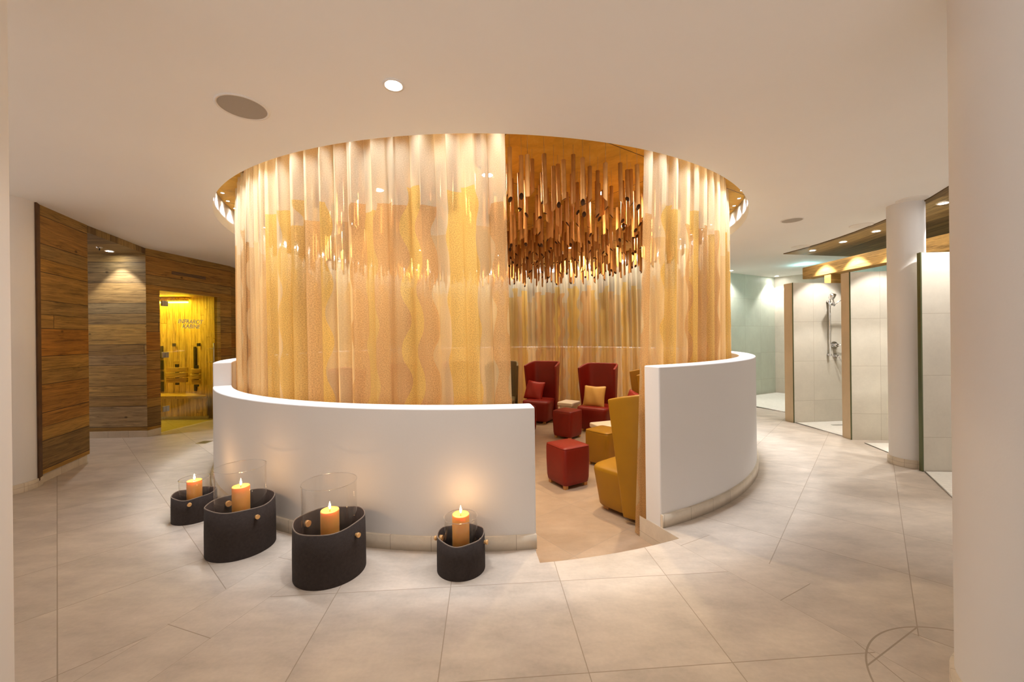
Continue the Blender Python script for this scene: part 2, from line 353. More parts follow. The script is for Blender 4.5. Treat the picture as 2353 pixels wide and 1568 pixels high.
# sheer printed curtain
def curtain_mat(name, T0=0.50, T1=0.22):
    m = bpy.data.materials.new(name); m.use_nodes = True; nt = m.node_tree; nt.nodes.clear()
    out = N(nt, 'ShaderNodeOutputMaterial')
    uv = N(nt, 'ShaderNodeUVMap'); sp = N(nt, 'ShaderNodeSeparateXYZ'); nt.links.new(uv.outputs[0], sp.inputs[0])
    S, Z = sp.outputs[0], sp.outputs[1]
    # wavy edged bands of print
    n1 = N(nt, 'ShaderNodeTexNoise', noise_dimensions='1D', vals={'Scale': .55, 'Detail': 1}); nt.links.new(S, n1.inputs['W'])
    ph = math_(nt, 'MULTIPLY', n1.outputs[0], 30.0)
    wav = math_(nt, 'MULTIPLY', math_(nt, 'SINE', math_(nt, 'ADD', math_(nt, 'MULTIPLY', Z, 13.0), ph)), math_(nt, 'MULTIPLY', n1.outputs[0], 0.05))
    s2 = math_(nt, 'DIVIDE', math_(nt, 'ADD', S, wav), 0.155)
    row = math_(nt, 'FLOOR', s2)
    wn = N(nt, 'ShaderNodeTexWhiteNoise', noise_dimensions='1D'); nt.links.new(row, wn.inputs['W'])
    zt = math_(nt, 'ADD', 2.30, math_(nt, 'MULTIPLY', wn.outputs['Value'], 0.42))
    below = math_(nt, 'LESS_THAN', Z, zt)
    printed = math_(nt, 'MULTIPLY', below, math_(nt, 'GREATER_THAN', wn.outputs['Value'], 0.40))
    fine = N(nt, 'ShaderNodeTexNoise', vals={'Scale': 150.0, 'Detail': 3}); nt.links.new(uv.outputs[0], fine.inputs['Vector'])
    spk = ramp(nt, fine.outputs[0], [(0.42, (0.62, 0.58, 0.52)), (0.58, (1.08, 1.08, 1.08))])
    wcol = N(nt, 'ShaderNodeSeparateColor'); nt.links.new(wn.outputs['Color'], wcol.inputs[0])
    inkc = ramp(nt, wcol.outputs[1], [(0.0, (0.72, 0.43, 0.18)), (0.34, (0.84, 0.55, 0.25)), (0.5, (0.88, 0.60, 0.15)), (0.7, (0.80, 0.55, 0.17)), (1.0, (0.62, 0.33, 0.17))], 'CONSTANT')
    basec = mixc(nt, below, (0.97, 0.84, 0.58), (0.95, 0.74, 0.43))
    ink = mixc(nt, 1.0, inkc, spk, 'MULTIPLY')
    c = mixc(nt, math_(nt, 'MULTIPLY', printed, .80), basec, ink)
    lw = N(nt, 'ShaderNodeLayerWeight', vals={'Blend': .5})
    fa = math_(nt, 'POWER', lw.outputs['Facing'], 2.0)
    T = math_(nt, 'SUBTRACT', T0, math_(nt, 'MULTIPLY', printed, T0-T1))
    weave = math_(nt, 'MULTIPLY', math_(nt, 'SUBTRACT', fine.outputs[0], .5), .35)
    T = math_(nt, 'MULTIPLY', math_(nt, 'ADD', T, weave), math_(nt, 'SUBTRACT', 1.0, fa)); 
    T = math_(nt, 'MAXIMUM', T, 0.0)
    di = N(nt, 'ShaderNodeBsdfDiffuse'); tr = N(nt, 'ShaderNodeBsdfTranslucent'); tp = N(nt, 'ShaderNodeBsdfTransparent')
    nt.links.new(c, di.inputs[0]); nt.links.new(c, tr.inputs[0])
    m1 = N(nt, 'ShaderNodeMixShader', vals={0: .5}); nt.links.new(di.outputs[0], m1.inputs[1]); nt.links.new(tr.outputs[0], m1.inputs[2])
    m2 = N(nt, 'ShaderNodeMixShader'); nt.links.new(T, m2.inputs[0]); nt.links.new(m1.outputs[0], m2.inputs[1]); nt.links.new(tp.outputs[0], m2.inputs[2])
    nt.links.new(m2.outputs[0], out.inputs[0])
    return m
M['curtain'] = curtain_mat('sheer_gold_print_voile')

def leather(name, c):
    m, nt, b = newmat(name)
    tc = N(nt, 'ShaderNodeTexCoord')
    no = N(nt, 'ShaderNodeTexNoise', vals={'Scale': 5, 'Detail': 3}); nt.links.new(tc.outputs['Object'], no.inputs['Vector'])
    nt.links.new(mixc(nt, no.outputs[0], tuple(x*.85 for x in c), tuple(x*1.12 for x in c)), b.inputs['Base Color'])
    vo = N(nt, 'ShaderNodeTexVoronoi', vals={'Scale': 260}); nt.links.new(tc.outputs['Object'], vo.inputs['Vector'])
    bp = N(nt, 'ShaderNodeBump', vals={'Strength': .18, 'Distance': .002}); nt.links.new(vo.outputs[0], bp.inputs['Height']); nt.links.new(bp.outputs[0], b.inputs['Normal'])
    b.inputs['Roughness'].default_value = .42; b.inputs['Specular IOR Level'].default_value = .4
    return m
M['red'] = leather('red_leather', (0.20, 0.010, 0.004))
M['mustard'] = leather('mustard_leather', (0.33, 0.155, 0.004))
M['olive'] = leather('olive_leather', (0.16, 0.12, 0.055))
M['redcush'] = leather('red_cushion', (0.30, 0.018, 0.012))
M['goldcush'] = leather('gold_cushion', (0.58, 0.34, 0.09))
M['foot'] = plain('light_wood_foot', (0.55, 0.27, 0.08), .4, var=.2, vscale=20)
M['tablew'] = plain('cream_lacquer', (0.80, 0.70, 0.56), .4)
M['felt'] = plain('dark_brown_felt', (0.036, 0.026, 0.022), .85, bump=.3, bscale=350, spec=.25, var=.15, vscale=60)
M['feltedge'] = plain('felt_cut_edge', (0.20, 0.155, 0.12), .8)
M['knob'] = plain('beech_knob', (0.66, 0.37, 0.14), .4, var=.15, vscale=60)
M['wick'] = plain('charred_wick', (0.02, 0.015, 0.01), .9)
M['chrome'] = plain('chrome', (0.80, 0.80, 0.82), .14, 1.0)
M['steel'] = plain('brushed_steel', (0.55, 0.54, 0.52), .35, 1.0)
M['darktrim'] = plain('dark_edge_trim', (0.10, 0.11, 0.05), .35, .6)
M['grille'] = plain('speaker_mesh', (0.42, 0.37, 0.31), .7, bump=.4, bscale=900)
M['whiteplastic'] = plain('white_plastic', (0.80, 0.76, 0.71), .5)
M['black'] = plain('black_metal', (0.03, 0.028, 0.025), .5)
M['darkwoodedge'] = plain('dark_wood_edge', (0.09, 0.04, 0.012), .6, var=.3, vscale=9)
M['lamp'] = emis('lamp_glow', (1.0, 0.95, 0.88), 40)
M['lampstar'] = emis('bright_lamp_glow', (1.0, 0.98, 0.95), 120)
M['lampwarm'] = emis('warm_lamp_glow', (1.0, 0.85, 0.60), 90)
M['lampcyan'] = emis('cyan_lamp_glow', (0.35, 0.95, 1.0), 30)
M['led'] = emis('yellow_led', (1.0, 0.88, 0.12), 60)
M['flame'] = emis('candle_flame', (1.0, 0.62, 0.22), 45)

# candle wax: slightly glowing through its own flame light
m, nt, b = newmat('orange_wax'); M['wax'] = m
b.inputs['Base Color'].default_value = (0.82, 0.38, 0.09, 1); b.inputs['Roughness'].default_value = .45
b.inputs['Subsurface Weight'].default_value = .6; b.inputs['Subsurface Radius'].default_value = (.05, .02, .006); b.inputs['Subsurface Scale'].default_value = .6

def glass(name, tint, f0=.045, f1=.75, pw=4.0):
    m = bpy.data.materials.new(name); m.use_nodes = True; nt = m.node_tree; nt.nodes.clear()
    out = N(nt, 'ShaderNodeOutputMaterial'); tp = N(nt, 'ShaderNodeBsdfTransparent'); tp.inputs[0].default_value = (*tint, 1)
    gl = N(nt, 'ShaderNodeBsdfGlossy'); gl.inputs['Roughness'].default_value = 0; gl.inputs[0].default_value = (1, 1, 1, 1)
    lw = N(nt, 'ShaderNodeLayerWeight', vals={'Blend': .5}); mx = N(nt, 'ShaderNodeMixShader')
    f = math_(nt, 'ADD', f0, math_(nt, 'MULTIPLY', math_(nt, 'POWER', lw.outputs['Facing'], pw), f1))
    nt.links.new(f, mx.inputs[0]); nt.links.new(tp.outputs[0], mx.inputs[1]); nt.links.new(gl.outputs[0], mx.inputs[2]); nt.links.new(mx.outputs[0], out.inputs[0])
    return m
M['glass'] = glass('clear_glass', (0.985, 0.98, 0.97), .022, .55, 5.0)
M['glassrim'] = glass('polished_glass_rim', (0.9, 0.9, 0.9), .30, .6, 2.0)
M['yellowglass'] = glass('yellow_tinted_glass', (0.86, 0.82, 0.44), .05, .6)
M['frost'] = plain('frosted_lettering', (0.90, 0.85, 0.55), .8)

def spot(name, loc, power, color, angle, blend=.3, rad=.03, parent=None, tilt=(0, 0)):
    d = bpy.data.lights.new(name, 'SPOT'); d.energy = power; d.color = color; d.spot_size = R(angle); d.spot_blend = blend; d.shadow_soft_size = rad
    o = bpy.data.objects.new(name, d); col.objects.link(o); o.location = loc
    o.rotation_euler = (R(tilt[0]), R(tilt[1]), 0)
    if parent is not None: o.parent = parent
    return o

# ================================================================== STRUCTURE
def sector_uv(p, ang, ou, ov, k=1.0):
    a = R(ang); return (p[0]*math.cos(a)+p[1]*math.sin(a)-ou, (-p[0]*math.sin(a)+p[1]*math.cos(a)-ov)*k)
# ---- floor: sectors of tiles, clipped around the sunken lounge
HOLE_R = 3.50; NOTCH_R = 3.84; NA0, NA1 = -82.5, -66.2
sectors = [
 ([(-3.045, -2.5), (3.975, -2.5), (0.825, 3.5), (-1.025, 3.5)], 4.0, 0.448, 1.735, 1.0),
 ([(3.975, -2.5), (4.305, -2.5), (1.185, 3.5), (0.825, 3.5)], 117.7, 1.277, -2.362, 2.13),
 ([(-3.385, -2.5), (-3.045, -2.5), (-1.025, 3.5), (-1.365, 3.5)], 71.4, 1.398, 2.092, 2.13),
 ([(4.30, -2.5), (14, -2.5), (14, 15), (-0.2, 15), (-0.2, 6.4), (1.18, 3.5)], 47.5, 3.458, -0.148, 1.0),
 ([(-14, -2.5), (-3.38, -2.5), (-1.36, 3.5), (-0.2, 6.4), (-0.2, 15), (-14, 15)], 49.0, -0.01, 4.06, 1.0),
]
def hole_pts():
    pts = []
    n = 160
    for i in range(n):
        a = -180+360*i/n
        r = NOTCH_R if NA0 <= a <= NA1 else HOLE_R
        pts.append((a, r))
    ins = [(NA0-.001, HOLE_R), (NA0, NOTCH_R), (NA1, NOTCH_R), (NA1+.001, HOLE_R)]
    pts = sorted([p for p in pts]+ins, key=lambda q: q[0])
    return [(CX+r*math.cos(R(a)), CY+r*math.sin(R(a))) for a, r in pts]
def build_floor():
    bm = bmesh.new()
    uvl = bm.loops.layers.uv.new('UVMap')
    # one plane cut by sector borders; then hole removed by triangulated fill
    hp = hole_pts()
    # cut a grid of radial quads: from hole outline outward to a far ring, then clip per sector
    far = 16.0
    H = [bm.verts.new((p[0], p[1], 0)) for p in hp]
    O = []
    for p in hp:
        d = Vector((p[0]-CX, p[1]-CY)).normalized(); O.append(bm.verts.new((CX+d.x*far, CY+d.y*far, 0)))
    n = len(hp)
    for i in range(n):
        j = (i+1) % n
        try: bm.faces.new((H[i], O[i], O[j], H[j]))
        except ValueError: pass
    # cut along sector borders
    lines = [((-3.045, -2.5), (-1.025, 3.5)), ((3.975, -2.5), (0.825, 3.5)), ((4.305, -2.5), (1.185, 3.5)), ((-3.385, -2.5), (-1.365, 3.5)), ((-.2, 0), (-.2, 9))]
    for a, b in lines:
        d = Vector((b[0]-a[0], b[1]-a[1], 0)).normalized(); nn = Vector((-d.y, d.x, 0))
        bmesh.ops.bisect_plane(bm, geom=bm.verts[:]+bm.edges[:]+bm.faces[:], plane_co=(a[0], a[1], 0), plane_no=nn, dist=1e-5)
    bmesh.ops.bisect_plane(bm, geom=bm.verts[:]+bm.edges[:]+bm.faces[:], plane_co=(0, -2.5, 0), plane_no=(0, -1, 0), clear_outer=True)
    bmesh.ops.bisect_plane(bm, geom=bm.verts[:]+bm.edges[:]+bm.faces[:], plane_co=(9, 0, 0), plane_no=(1, 0, 0), clear_outer=True)
    bmesh.ops.bisect_plane(bm, geom=bm.verts[:]+bm.edges[:]+bm.faces[:], plane_co=(-9, 0, 0), plane_no=(-1, 0, 0), clear_outer=True)
    bmesh.ops.bisect_plane(bm, geom=bm.verts[:]+bm.edges[:]+bm.faces[:], plane_co=(0, 13, 0), plane_no=(0, 1, 0), clear_outer=True)
    def inside(p, poly):
        c = False; k = len(poly)-1
        for i in range(len(poly)):
            if (poly[i][1] > p[1]) != (poly[k][1] > p[1]) and p[0] < (poly[k][0]-poly[i][0])*(p[1]-poly[i][1])/(poly[k][1]-poly[i][1])+poly[i][0]: c = not c
            k = i
        return c
    for f in bm.faces:
        c = f.calc_center_median(); s = None
        for S in sectors:
            if inside((c.x, c.y), S[0]): s = S; break
        if s is None: s = sectors[3] if c.x > 0 else sectors[4]
        for l in f.loops: l[uvl].uv = sector_uv(l.vert.co, s[1], s[2], s[3], s[4])
    bmesh.ops.recalc_face_normals(bm, faces=bm.faces[:])
    for f in bm.faces:
        if f.normal.z < 0: f.normal_flip()
    me = bpy.data.meshes.new('floor'); bm.to_mesh(me); bm.free(); me.materials.append(M['floor'])
    o = bpy.data.objects.new('floor', me); col.objects.link(o); struct(o, 'beige stone tile floor of the corridor around the lounge', 'floor')
build_floor()
# sunken lounge floor and the riser faces around its doorway
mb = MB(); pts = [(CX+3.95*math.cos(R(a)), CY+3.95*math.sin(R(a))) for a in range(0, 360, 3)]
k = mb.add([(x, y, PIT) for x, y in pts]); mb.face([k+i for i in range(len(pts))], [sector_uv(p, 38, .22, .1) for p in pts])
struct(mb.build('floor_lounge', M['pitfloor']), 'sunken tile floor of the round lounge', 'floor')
mb = MB(); P = lambda r, a, z: (CX+r*math.cos(R(a)), CY+r*math.sin(R(a)), z)
for k in range(6):
    a, b_ = NA0+(NA1-NA0)*k/6, NA0+(NA1-NA0)*(k+1)/6
    mb.quad(P(NOTCH_R, a, -.001), P(NOTCH_R, b_, -.001), P(NOTCH_R, b_, PIT), P(NOTCH_R, a, PIT), [(0, 0), (.1, 0), (.1, .1), (0, .1)])
for a in (NA0, NA1):
    mb.quad(P(3.42, a, -.001), P(NOTCH_R, a, -.001), P(NOTCH_R, a, PIT), P(3.42, a, PIT), [(0.02, 0.02), (.28, .02), (.28, .28), (.02, .28)])
struct(mb.build('trim_step_riser', M['skirt']), 'tiled riser of the single step down into the lounge', 'step')

# ---- ceiling with its round opening
bm = bmesh.new(); n = 180
hv = [bm.verts.new((CX+3.604*math.cos(2*math.pi*i/n), CY+3.604*math.sin(2*math.pi*i/n), CEIL)) for i in range(n)]
ov = [bm.verts.new((CX+16*math.cos(2*math.pi*i/n), CY+16*math.sin(2*math.pi*i/n), CEIL)) for i in range(n)]
for i in range(n):
    j = (i+1) % n; bm.faces.new((hv[i], hv[j], ov[j], ov[i]))
for co, no_ in (((0, -2.2, 0), (0, -1, 0)), ((9, 0, 0), (1, 0, 0)), ((-9, 0, 0), (-1, 0, 0)), ((0, 13, 0), (0, 1, 0))):
    bmesh.ops.bisect_plane(bm, geom=bm.verts[:]+bm.edges[:]+bm.faces[:], plane_co=co, plane_no=no_, clear_outer=True)
me = bpy.data.meshes.new('ceiling'); bm.to_mesh(me); bm.free(); me.materials.append(M['ceil'])
o = bpy.data.objects.new('ceiling', me); col.objects.link(o); struct(o, 'smooth pale ceiling with a large round opening', 'ceiling')
mb = MB(); mb.arcwall((CX, CY), 3.604, 3.64, 0, 360, CEIL+.0005, GOLD+.03, 2)
struct(mb.build('trim_cove_rim', M['white_rim']), 'white upright rim of the round ceiling opening', 'ceiling trim')
mb = MB(); mb.lathe([(3.604, GOLD), (0.01, GOLD)], (CX, CY, 0), 120, smooth=False)
struct(mb.build('ceiling_lounge', M['gold']), 'copper coloured panelled ceiling inside the round opening', 'ceiling')
mb = MB()
for r_ in (3.30, 3.36): mb.lathe([(r_-.006, GOLD-.001), (r_-.006, GOLD-.012), (r_+.006, GOLD-.012), (r_+.006, GOLD-.001)], (CX, CY, 0), 140)
struct(mb.build('trim_curtain_track', M['darkwoodedge']), 'curved curtain track under the copper ceiling', 'curtain track')

# ---- the plaster ring: low front, high sides and back
A_STEP = -145.0
def ringwall(name, a0, a1, top, label, low=-0.2):
    mb = MB(); mb.arcwall((WX, WY), 3.455, 3.625, a0, a1, low, top, 1.5)
    return struct(mb.build(name, M['plaster'], bevel=.012, bseg=2), label, 'wall')
ringwall('wall_front', A_STEP, -82.6, 1.0, 'low curved white plaster wall behind the candles')
ringwall('wall_right', -66.3, 215.0-.02, 1.255, 'higher curved white plaster wall running round the lounge')
mb = MB(); mb.arcwall((WX, WY), 3.62, 3.645, -178, -82.6, 0, .10, 1.5); struct(mb.build('baseboard_front', M['skirt']), 'tile skirting along the low curved wall', 'skirting')
mb = MB(); mb.arcwall((WX, WY), 3.62, 3.645, -66.3, 60, 0, .10, 1.5); struct(mb.build('baseboard_right', M['skirt']), 'tile skirting along the high curved wall', 'skirting')

# ---- left side: timber clad walls
def clad(name, a, b, t, z0, z1, mat, label, u0=0):
    mb = MB(); mb.seg(a, b, t, z0, z1, u0); return struct(mb.build(name, mat), label, 'wall')
P1a, P1b = (-4.985, 4.19), (-5.30, 4.95)
K = (-5.73, 6.20); dd = Vector((.118, .993)).normalized()
Kt = lambda t, off=0.0: (K[0]+dd.x*t-dd.y*off, K[1]+dd.y*t+dd.x*off)
clad('wall_left', P1a, P1b, .10, .10, CEIL, M['oldwood'], 'reclaimed wood wall panel beside the left column')
mb = MB(); mb.seg((-5.03, 4.22), (-5.31, 4.93), .08, 0, .10); struct(mb.build('baseboard_left', M['skirt']), 'tile skirting under the wood panel', 'skirting')
mb = MB(); mb.prism([(-4.93, 4.115), (-4.985, 4.19), (-5.06, 4.20), (-5.05, 4.10)][::-1], .06, CEIL); struct(mb.build('trim_left', M['darkwoodedge']), 'dark edge board of the wood panel', 'trim')
clad('wall_recess', (-6.9, 6.135), K, .1, .10, 2.875, M['greywood'], 'weathered wood wall of the recess under its own spotlight')
mb = MB(); mb.seg((-6.9, 6.12), (-5.715, 6.185), .1, 0, .10); mb.seg((-5.715, 6.185), Kt(.205, -.01), .1, 0, .10)
struct(mb.build('baseboard_recess', M['skirt']), 'tile skirting of the recess wall', 'skirting')
clad('wall_recess_side', (-5.37, 4.98), (-6.9, 5.2), .1, 0, 2.875, M['oldwood'], 'wood side wall of the recess')
mb = MB(); mb.prism([P1b, K, (-6.9, 6.15), (-6.9, 5.1)], 2.87, 2.955); 
mb2 = MB(); n0 = mb2.add([(*P1b, 2.87), (*K, 2.87), (-6.9, 6.15, 2.87), (-6.9, 5.1, 2.87)]); mb2.face((n0+3, n0+2, n0+1, n0), [(5.1, -6.9), (6.15, -6.9), (6.2, -5.7), (4.95, -5.3)])
n0 = mb2.add([(*P1b, 2.87), (*K, 2.87), (*K, 2.958), (*P1b, 2.958)]); mb2.face((n0, n0+1, n0+2, n0+3), [(0, .02), (1.3, .02), (1.3, .11), (0, .11)])
struct(mb2.build('ceiling_recess', M['soffitwood']), 'wooden soffit over the recess', 'ceiling')
# wall with the cabin door
wd = MB()
wd.seg(Kt(0), Kt(.215), .12, .10, 2.33, 0)
wd.seg(Kt(0), Kt(1.62), .12, 2.33, CEIL, 0)
wd.seg(Kt(1.37), Kt(1.62), .12, .10, 2.33, 1.37)
wd.seg(Kt(1.37), Kt(1.62), .13, 0, .10, 1.37)
struct(wd.build('wall_cabin', M['oldwood']), 'reclaimed wood wall around the glass cabin front', 'wall')
clad('wall_left_back', (-5.555, 7.83), (-5.75, 8.8), .1, 0, CEIL, M['oldwood'], 'dark wood wall beyond the cabin')
mb = MB(); mb.arcwall((CX, CY), 5.75, 5.85, 29, 158, 0, CEIL, 2)
struct(mb.build('wall_back', M['greywood']), 'curved wood wall of the corridor behind the lounge', 'wall')

# ---- infrared cabin interior
cab = thing('infrared_cabin', 'pine-lined infrared cabin with bench and yellow light behind the glass door', 'cabin', (-6.3, 7.2, 0))
def part(mb, name, mat, par, **k):
    o = mb.build(name, mat, par, **k); o.matrix_parent_inverse = Matrix.Translation(par.location).inverted() if False else Matrix.Identity(4)
    o.location = -Vector(par.location); return o
mb = MB(); mb.seg((-7.45, 7.98), (-6.52, 8.0), .06, 0, 2.40); mb.seg((-6.52, 8.0), (-5.98, 7.72), .06, 0, 2.40, 1); mb.seg((-5.98, 7.72), Kt(1.37, .13), .06, 0, 2.40, 2); mb.seg((-7.45, 6.4), (-7.45, 8.0), .06, 0, 2.40, 4)
part(mb, 'pine_wall', M['pine'], cab)
mb = MB(); n0 = mb.add([(-7.5, 6.25, 2.38), (-5.86, 6.25, 2.38), (-5.68, 7.6, 2.38), (-6.4, 8.1, 2.38), (-7.5, 8.1, 2.38)])
mb.face((n0+4, n0+3, n0+2, n0+1, n0), [(6.25, 0), (6.25, 1.6), (7.6, 1.8), (8.1, 1.1), (8.1, 0)])
part(mb, 'pine_ceiling', M['pine'], cab)
mb = MB(); mb.prism([(-7.4, 7.50), (-5.80, 7.50), (-5.99, 7.70), (-6.52, 7.97), (-7.4, 7.97)], .40, .45)
b1 = part(mb, 'bench_top', M['pineboard'], cab)
mb = MB(); mb.seg((-6.98, 7.53), (-5.83, 7.53), .03, .06, .40)
part(mb, 'bench_front', M['pine'], cab)
mb = MB(); mb.seg((-6.98, 7.56), (-5.83, 7.56), .03, 0.0, .06)
part(mb, 'bench_plinth', M['skirt'], cab)
def backrest(cx, cy, ang, w, z0):
    for k in range(3):
        mb = MB(); n = 8; zz0 = z0+k*.105; zz1 = zz0+.09
        prev = None; outer = []; inner = []
        for i in range(n+1):
            t = -1+2*i/n; x = t*w/2; y = -.05+.05*t*t*1.5
            outer.append((x, y-.02*(1-abs(k-1)))); inner.append((x, y+.02))
        a = R(ang); rot = lambda p: (cx+p[0]*math.cos(a)-p[1]*math.sin(a), cy+p[0]*math.sin(a)+p[1]*math.cos(a))
        mb.prism([rot(p) for p in outer]+[rot(p) for p in reversed(inner)], zz0, zz1)
        part(mb, 'backrest_slat', M['pineboard'], cab, bevel=.006)
    mb = MB(); a = R(ang); q = (cx-math.sin(a)*.03, cy+math.cos(a)*.03)
    mb.box(q[0]-.03, q[0]+.03, q[1]-.012, q[1]+.012, z0-.05, z0+.36); part(mb, 'backrest_batten', M['black'], cab)
backrest(-6.62, 7.78, 0, .42, .68)
backrest(-6.13, 7.64, -33, .34, .66)
for (x0, x1, z0, z1) in ((-7.16, -7.03, 1.15, 1.40), (-7.16, -7.03, .93, 1.11), (-7.16, -7.03, .72, .89), (-7.16, -7.03, .48, .68)):
    mb = MB(); mb.box(x0, x1, 7.955, 7.975, z0, z1); part(mb, 'infrared_heater', M['black'], cab)
mb = MB(); mb.seg((-6.33, 7.885), (-6.27, 7.855), -.02, .50, 1.38); part(mb, 'infrared_heater', M['black'], cab)
for p in ((-6.79, 7.96, 1.42), (-6.16, 7.79, 1.42)):
    mb = MB(); mb.box(p[0]-.025, p[0]+.025, p[1]-.03, p[1], p[2]-.03, p[2]+.03); part(mb, 'towel_hook', M['black'], cab)
mb = MB(); mb.box(-7.4, -6.5, 7.93, 7.955, 2.262, 2.285); part(mb, 'led_strip', M['led'], cab)
mb = MB(); mb.box(-7.4, -6.5, 7.90, 7.97, 2.30, 2.33); part(mb, 'led_cover', M['pine'], cab)
d = bpy.data.lights.new('cabin_glow', 'AREA'); d.shape = 'RECTANGLE'; d.size = .9; d.size_y = .12; d.energy = 18; d.color = (.95, .86, .27)
o = bpy.data.objects.new('cabin_glow', d); col.objects.link(o); o.location = (-6.7+6.3, 7.45-7.2, 2.33); o.rotation_euler = (0, 0, 0); o.parent = cab

# glass front: fixed pane, door, text
door = thing('glass_cabin_door', 'yellow-tinted glass door with steel hinges and frosted writing on the cabin', 'door', (*Kt(.8), 0))
def gpane(t0, t1, z0, z1, name):
    mb = MB(); mb.seg(Kt(t0, .05), Kt(t1, .05), .008, z0, z1); return part(mb, name, M['yellowglass'], door)
gpane(.218, .335, .01, 2.325, 'fixed_pane')
gpane(.342, 1.355, .012, 2.322, 'door_leaf')
for z in (2.12, 1.27, .38):
    mb = MB(); mb.seg(Kt(.29, .035), Kt(.333, .035), .035, z-.045, z+.045); mb.seg(Kt(.342, .035), Kt(.39, .035), .035, z-.045, z+.045)
    part(mb, 'hinge', M['steel'], door, bevel=.004)
mb = MB(); hx = Kt(1.18, .0); mb.tube([(hx[0]+.03, hx[1], 1.0), (hx[0]+.03, hx[1], 1.45)], .011)
for z in (1.1, 1.35):
    e_ = Kt(1.18, .05); mb.tube([(hx[0]+.03, hx[1], z), (e_[0], e_[1], z)], .007)
part(mb, 'door_handle', M['steel'], door)
for txt, z, tc_ in (('INFRAROT', 1.805, .79), ('KABINE', 1.72, .80)):
    cu = bpy.data.curves.new('lettering', 'FONT'); cu.body = txt; cu.size = .098; cu.shear = .25; cu.align_x = 'CENTER'; cu.extrude = .0006; cu.offset = .0022
    o = bpy.data.objects.new('lettering', cu); col.objects.link(o); o.parent = door
    p = Kt(tc_, .042); base = Vector((*p, z))-door.location
    o.location = base; o.rotation_euler = (R(90), 0, math.atan2(dd.y, dd.x)); cu.materials.append(M['frost'])

# ---- columns
def column(name, x, y, r, z0=0, label='', sk=True):
    mb = MB(); mb.lathe([(r, z0), (r, CEIL)], (x, y, 0), 72)
    o = struct(mb.build(name, M['plaster']), label, 'column')
    if sk:
        mb = MB(); mb.lathe([(r+.014, 0), (r+.014, .085), (r-.002, .088)], (x, y, 0), 72)
        for i, f in enumerate(mb.f):
            if mb.uv[i]: mb.uv[i] = [(u*2*math.pi*r, v) for u, v in mb.uv[i]]
        s = mb.build('skirting', M['skirt_small'], o)
column('column_left', -5.20, 4.0, .275, label='round white column against the wood panel')
column('column_front_left', -1.845, 1.10, .28, label='round white column cut by the left frame edge')
column('column_front_right', 2.06, 1.475, .285, label='round white column close by at the right frame edge')
column('column_shower', 4.50, 4.51, .16, label='slim round white column among the shower partitions')

# ---- right side: showers
def partition(name, a, b, t, label, em='endtile'):
    mb = MB(); mb.seg(a, b, t, 0, 2.36, u0=.79); o = struct(mb.build(name, M['walltile']), label, 'partition wall')
    d_ = Vector((b[0]-a[0], b[1]-a[1])).normalized(); n_ = Vector((-d_.y, d_.x))
    mb = MB(); e0 = (a[0]-d_.x*.008, a[1]-d_.y*.008)
    mb.prism([e0, (a[0]+d_.x*.0, a[1]+d_.y*.0), (a[0]+n_.x*t, a[1]+n_.y*t), (e0[0]+n_.x*t, e0[1]+n_.y*t)], 0, 2.362)
    mb.build('end_tile', M[em], o)
    mb = MB(); mb.prism([(e0[0]-.002, e0[1]-.006), (e0[0]+.012, e0[1]-.006), (e0[0]+.012, e0[1]+.002), (e0[0]-.002, e0[1]+.002)], 0, 2.364)
    mb.build('edge_trim', M['darktrim'], o)
partition('wall_shower_1', (4.74, 6.67), (6.95, 6.90), .18, 'tiled shower partition with the hand shower on it')
partition('wall_shower_2', (4.765, 5.57), (6.95, 5.28), .17, 'tiled shower partition left of the slim column')
partition('wall_shower_3', (4.415, 4.265), (6.95, 4.05), .035, 'tiled shower partition right of the slim column', 'darktrim')
mb = MB(); mb.seg((6.95, 3.0), (6.95, 8.6), -.1, 0, CEIL); struct(mb.build('wall_shower_back', M['walltile2']), 'tiled back wall of the showers', 'wall')
mb = MB(); mb.seg((4.55, 9.02), (6.78, 10.2), .1, 0, CEIL); struct(mb.build('wall_wet_left', M['walltile2']), 'greenish tiled wall of the far wet area', 'wall')
mb = MB(); mb.seg((6.78, 10.2), (8.2, 8.35), .1, 0, CEIL); struct(mb.build('wall_wet_right', M['walltile']), 'tiled wall right of the far corner', 'wall')
# pale shower floors and steel edge strip
mb = MB(); mb.prism([(4.76, 6.66), (4.80, 5.76), (4.80, 5.58), (6.95, 5.30), (6.95, 6.90)], .0005, .006)
mb.prism([(4.78, 5.38), (4.62, 4.66), (4.70, 4.50), (6.95, 4.18), (6.95, 5.26)], .0005, .006)
mb.prism([(4.42, 4.25), (3.85, 3.4), (3.85, 2.6), (6.95, 2.6), (6.95, 4.03)], .0005, .006)
mb.prism([(4.99, 8.2), (5.25, 7.5), (4.9, 6.86), (6.95, 7.08), (6.95, 9.8), (6.75, 10.1), (5.2, 9.3)], .0005, .006)
struct(mb.build('floor_shower', M['wetfloor']), 'pale mosaic floor of the shower area', 'floor')
mb = MB(); mb.tube([(4.76, 6.66, .006), (4.80, 5.76, .006)], .006, 6); mb.tube([(4.99, 8.2, .006), (5.25, 7.5, .006)], .012, 6); mb.tube([(4.42, 4.25, .006), (3.85, 3.4, .006)], .006, 6); mb.tube([(4.78, 5.38, .006), (4.62, 4.66, .006)], .006, 6)
struct(mb.build('trim_shower_edge', M['steel']), 'thin steel edging of the shower floors', 'trim')
mb = MB(); mb.box(5.2, 5.75, 6.42, 6.47, .007, .010)
tag(mb.build('shower_drain', M['steel']), 'narrow steel drain slot in the pale floor below the hand shower', 'drain')

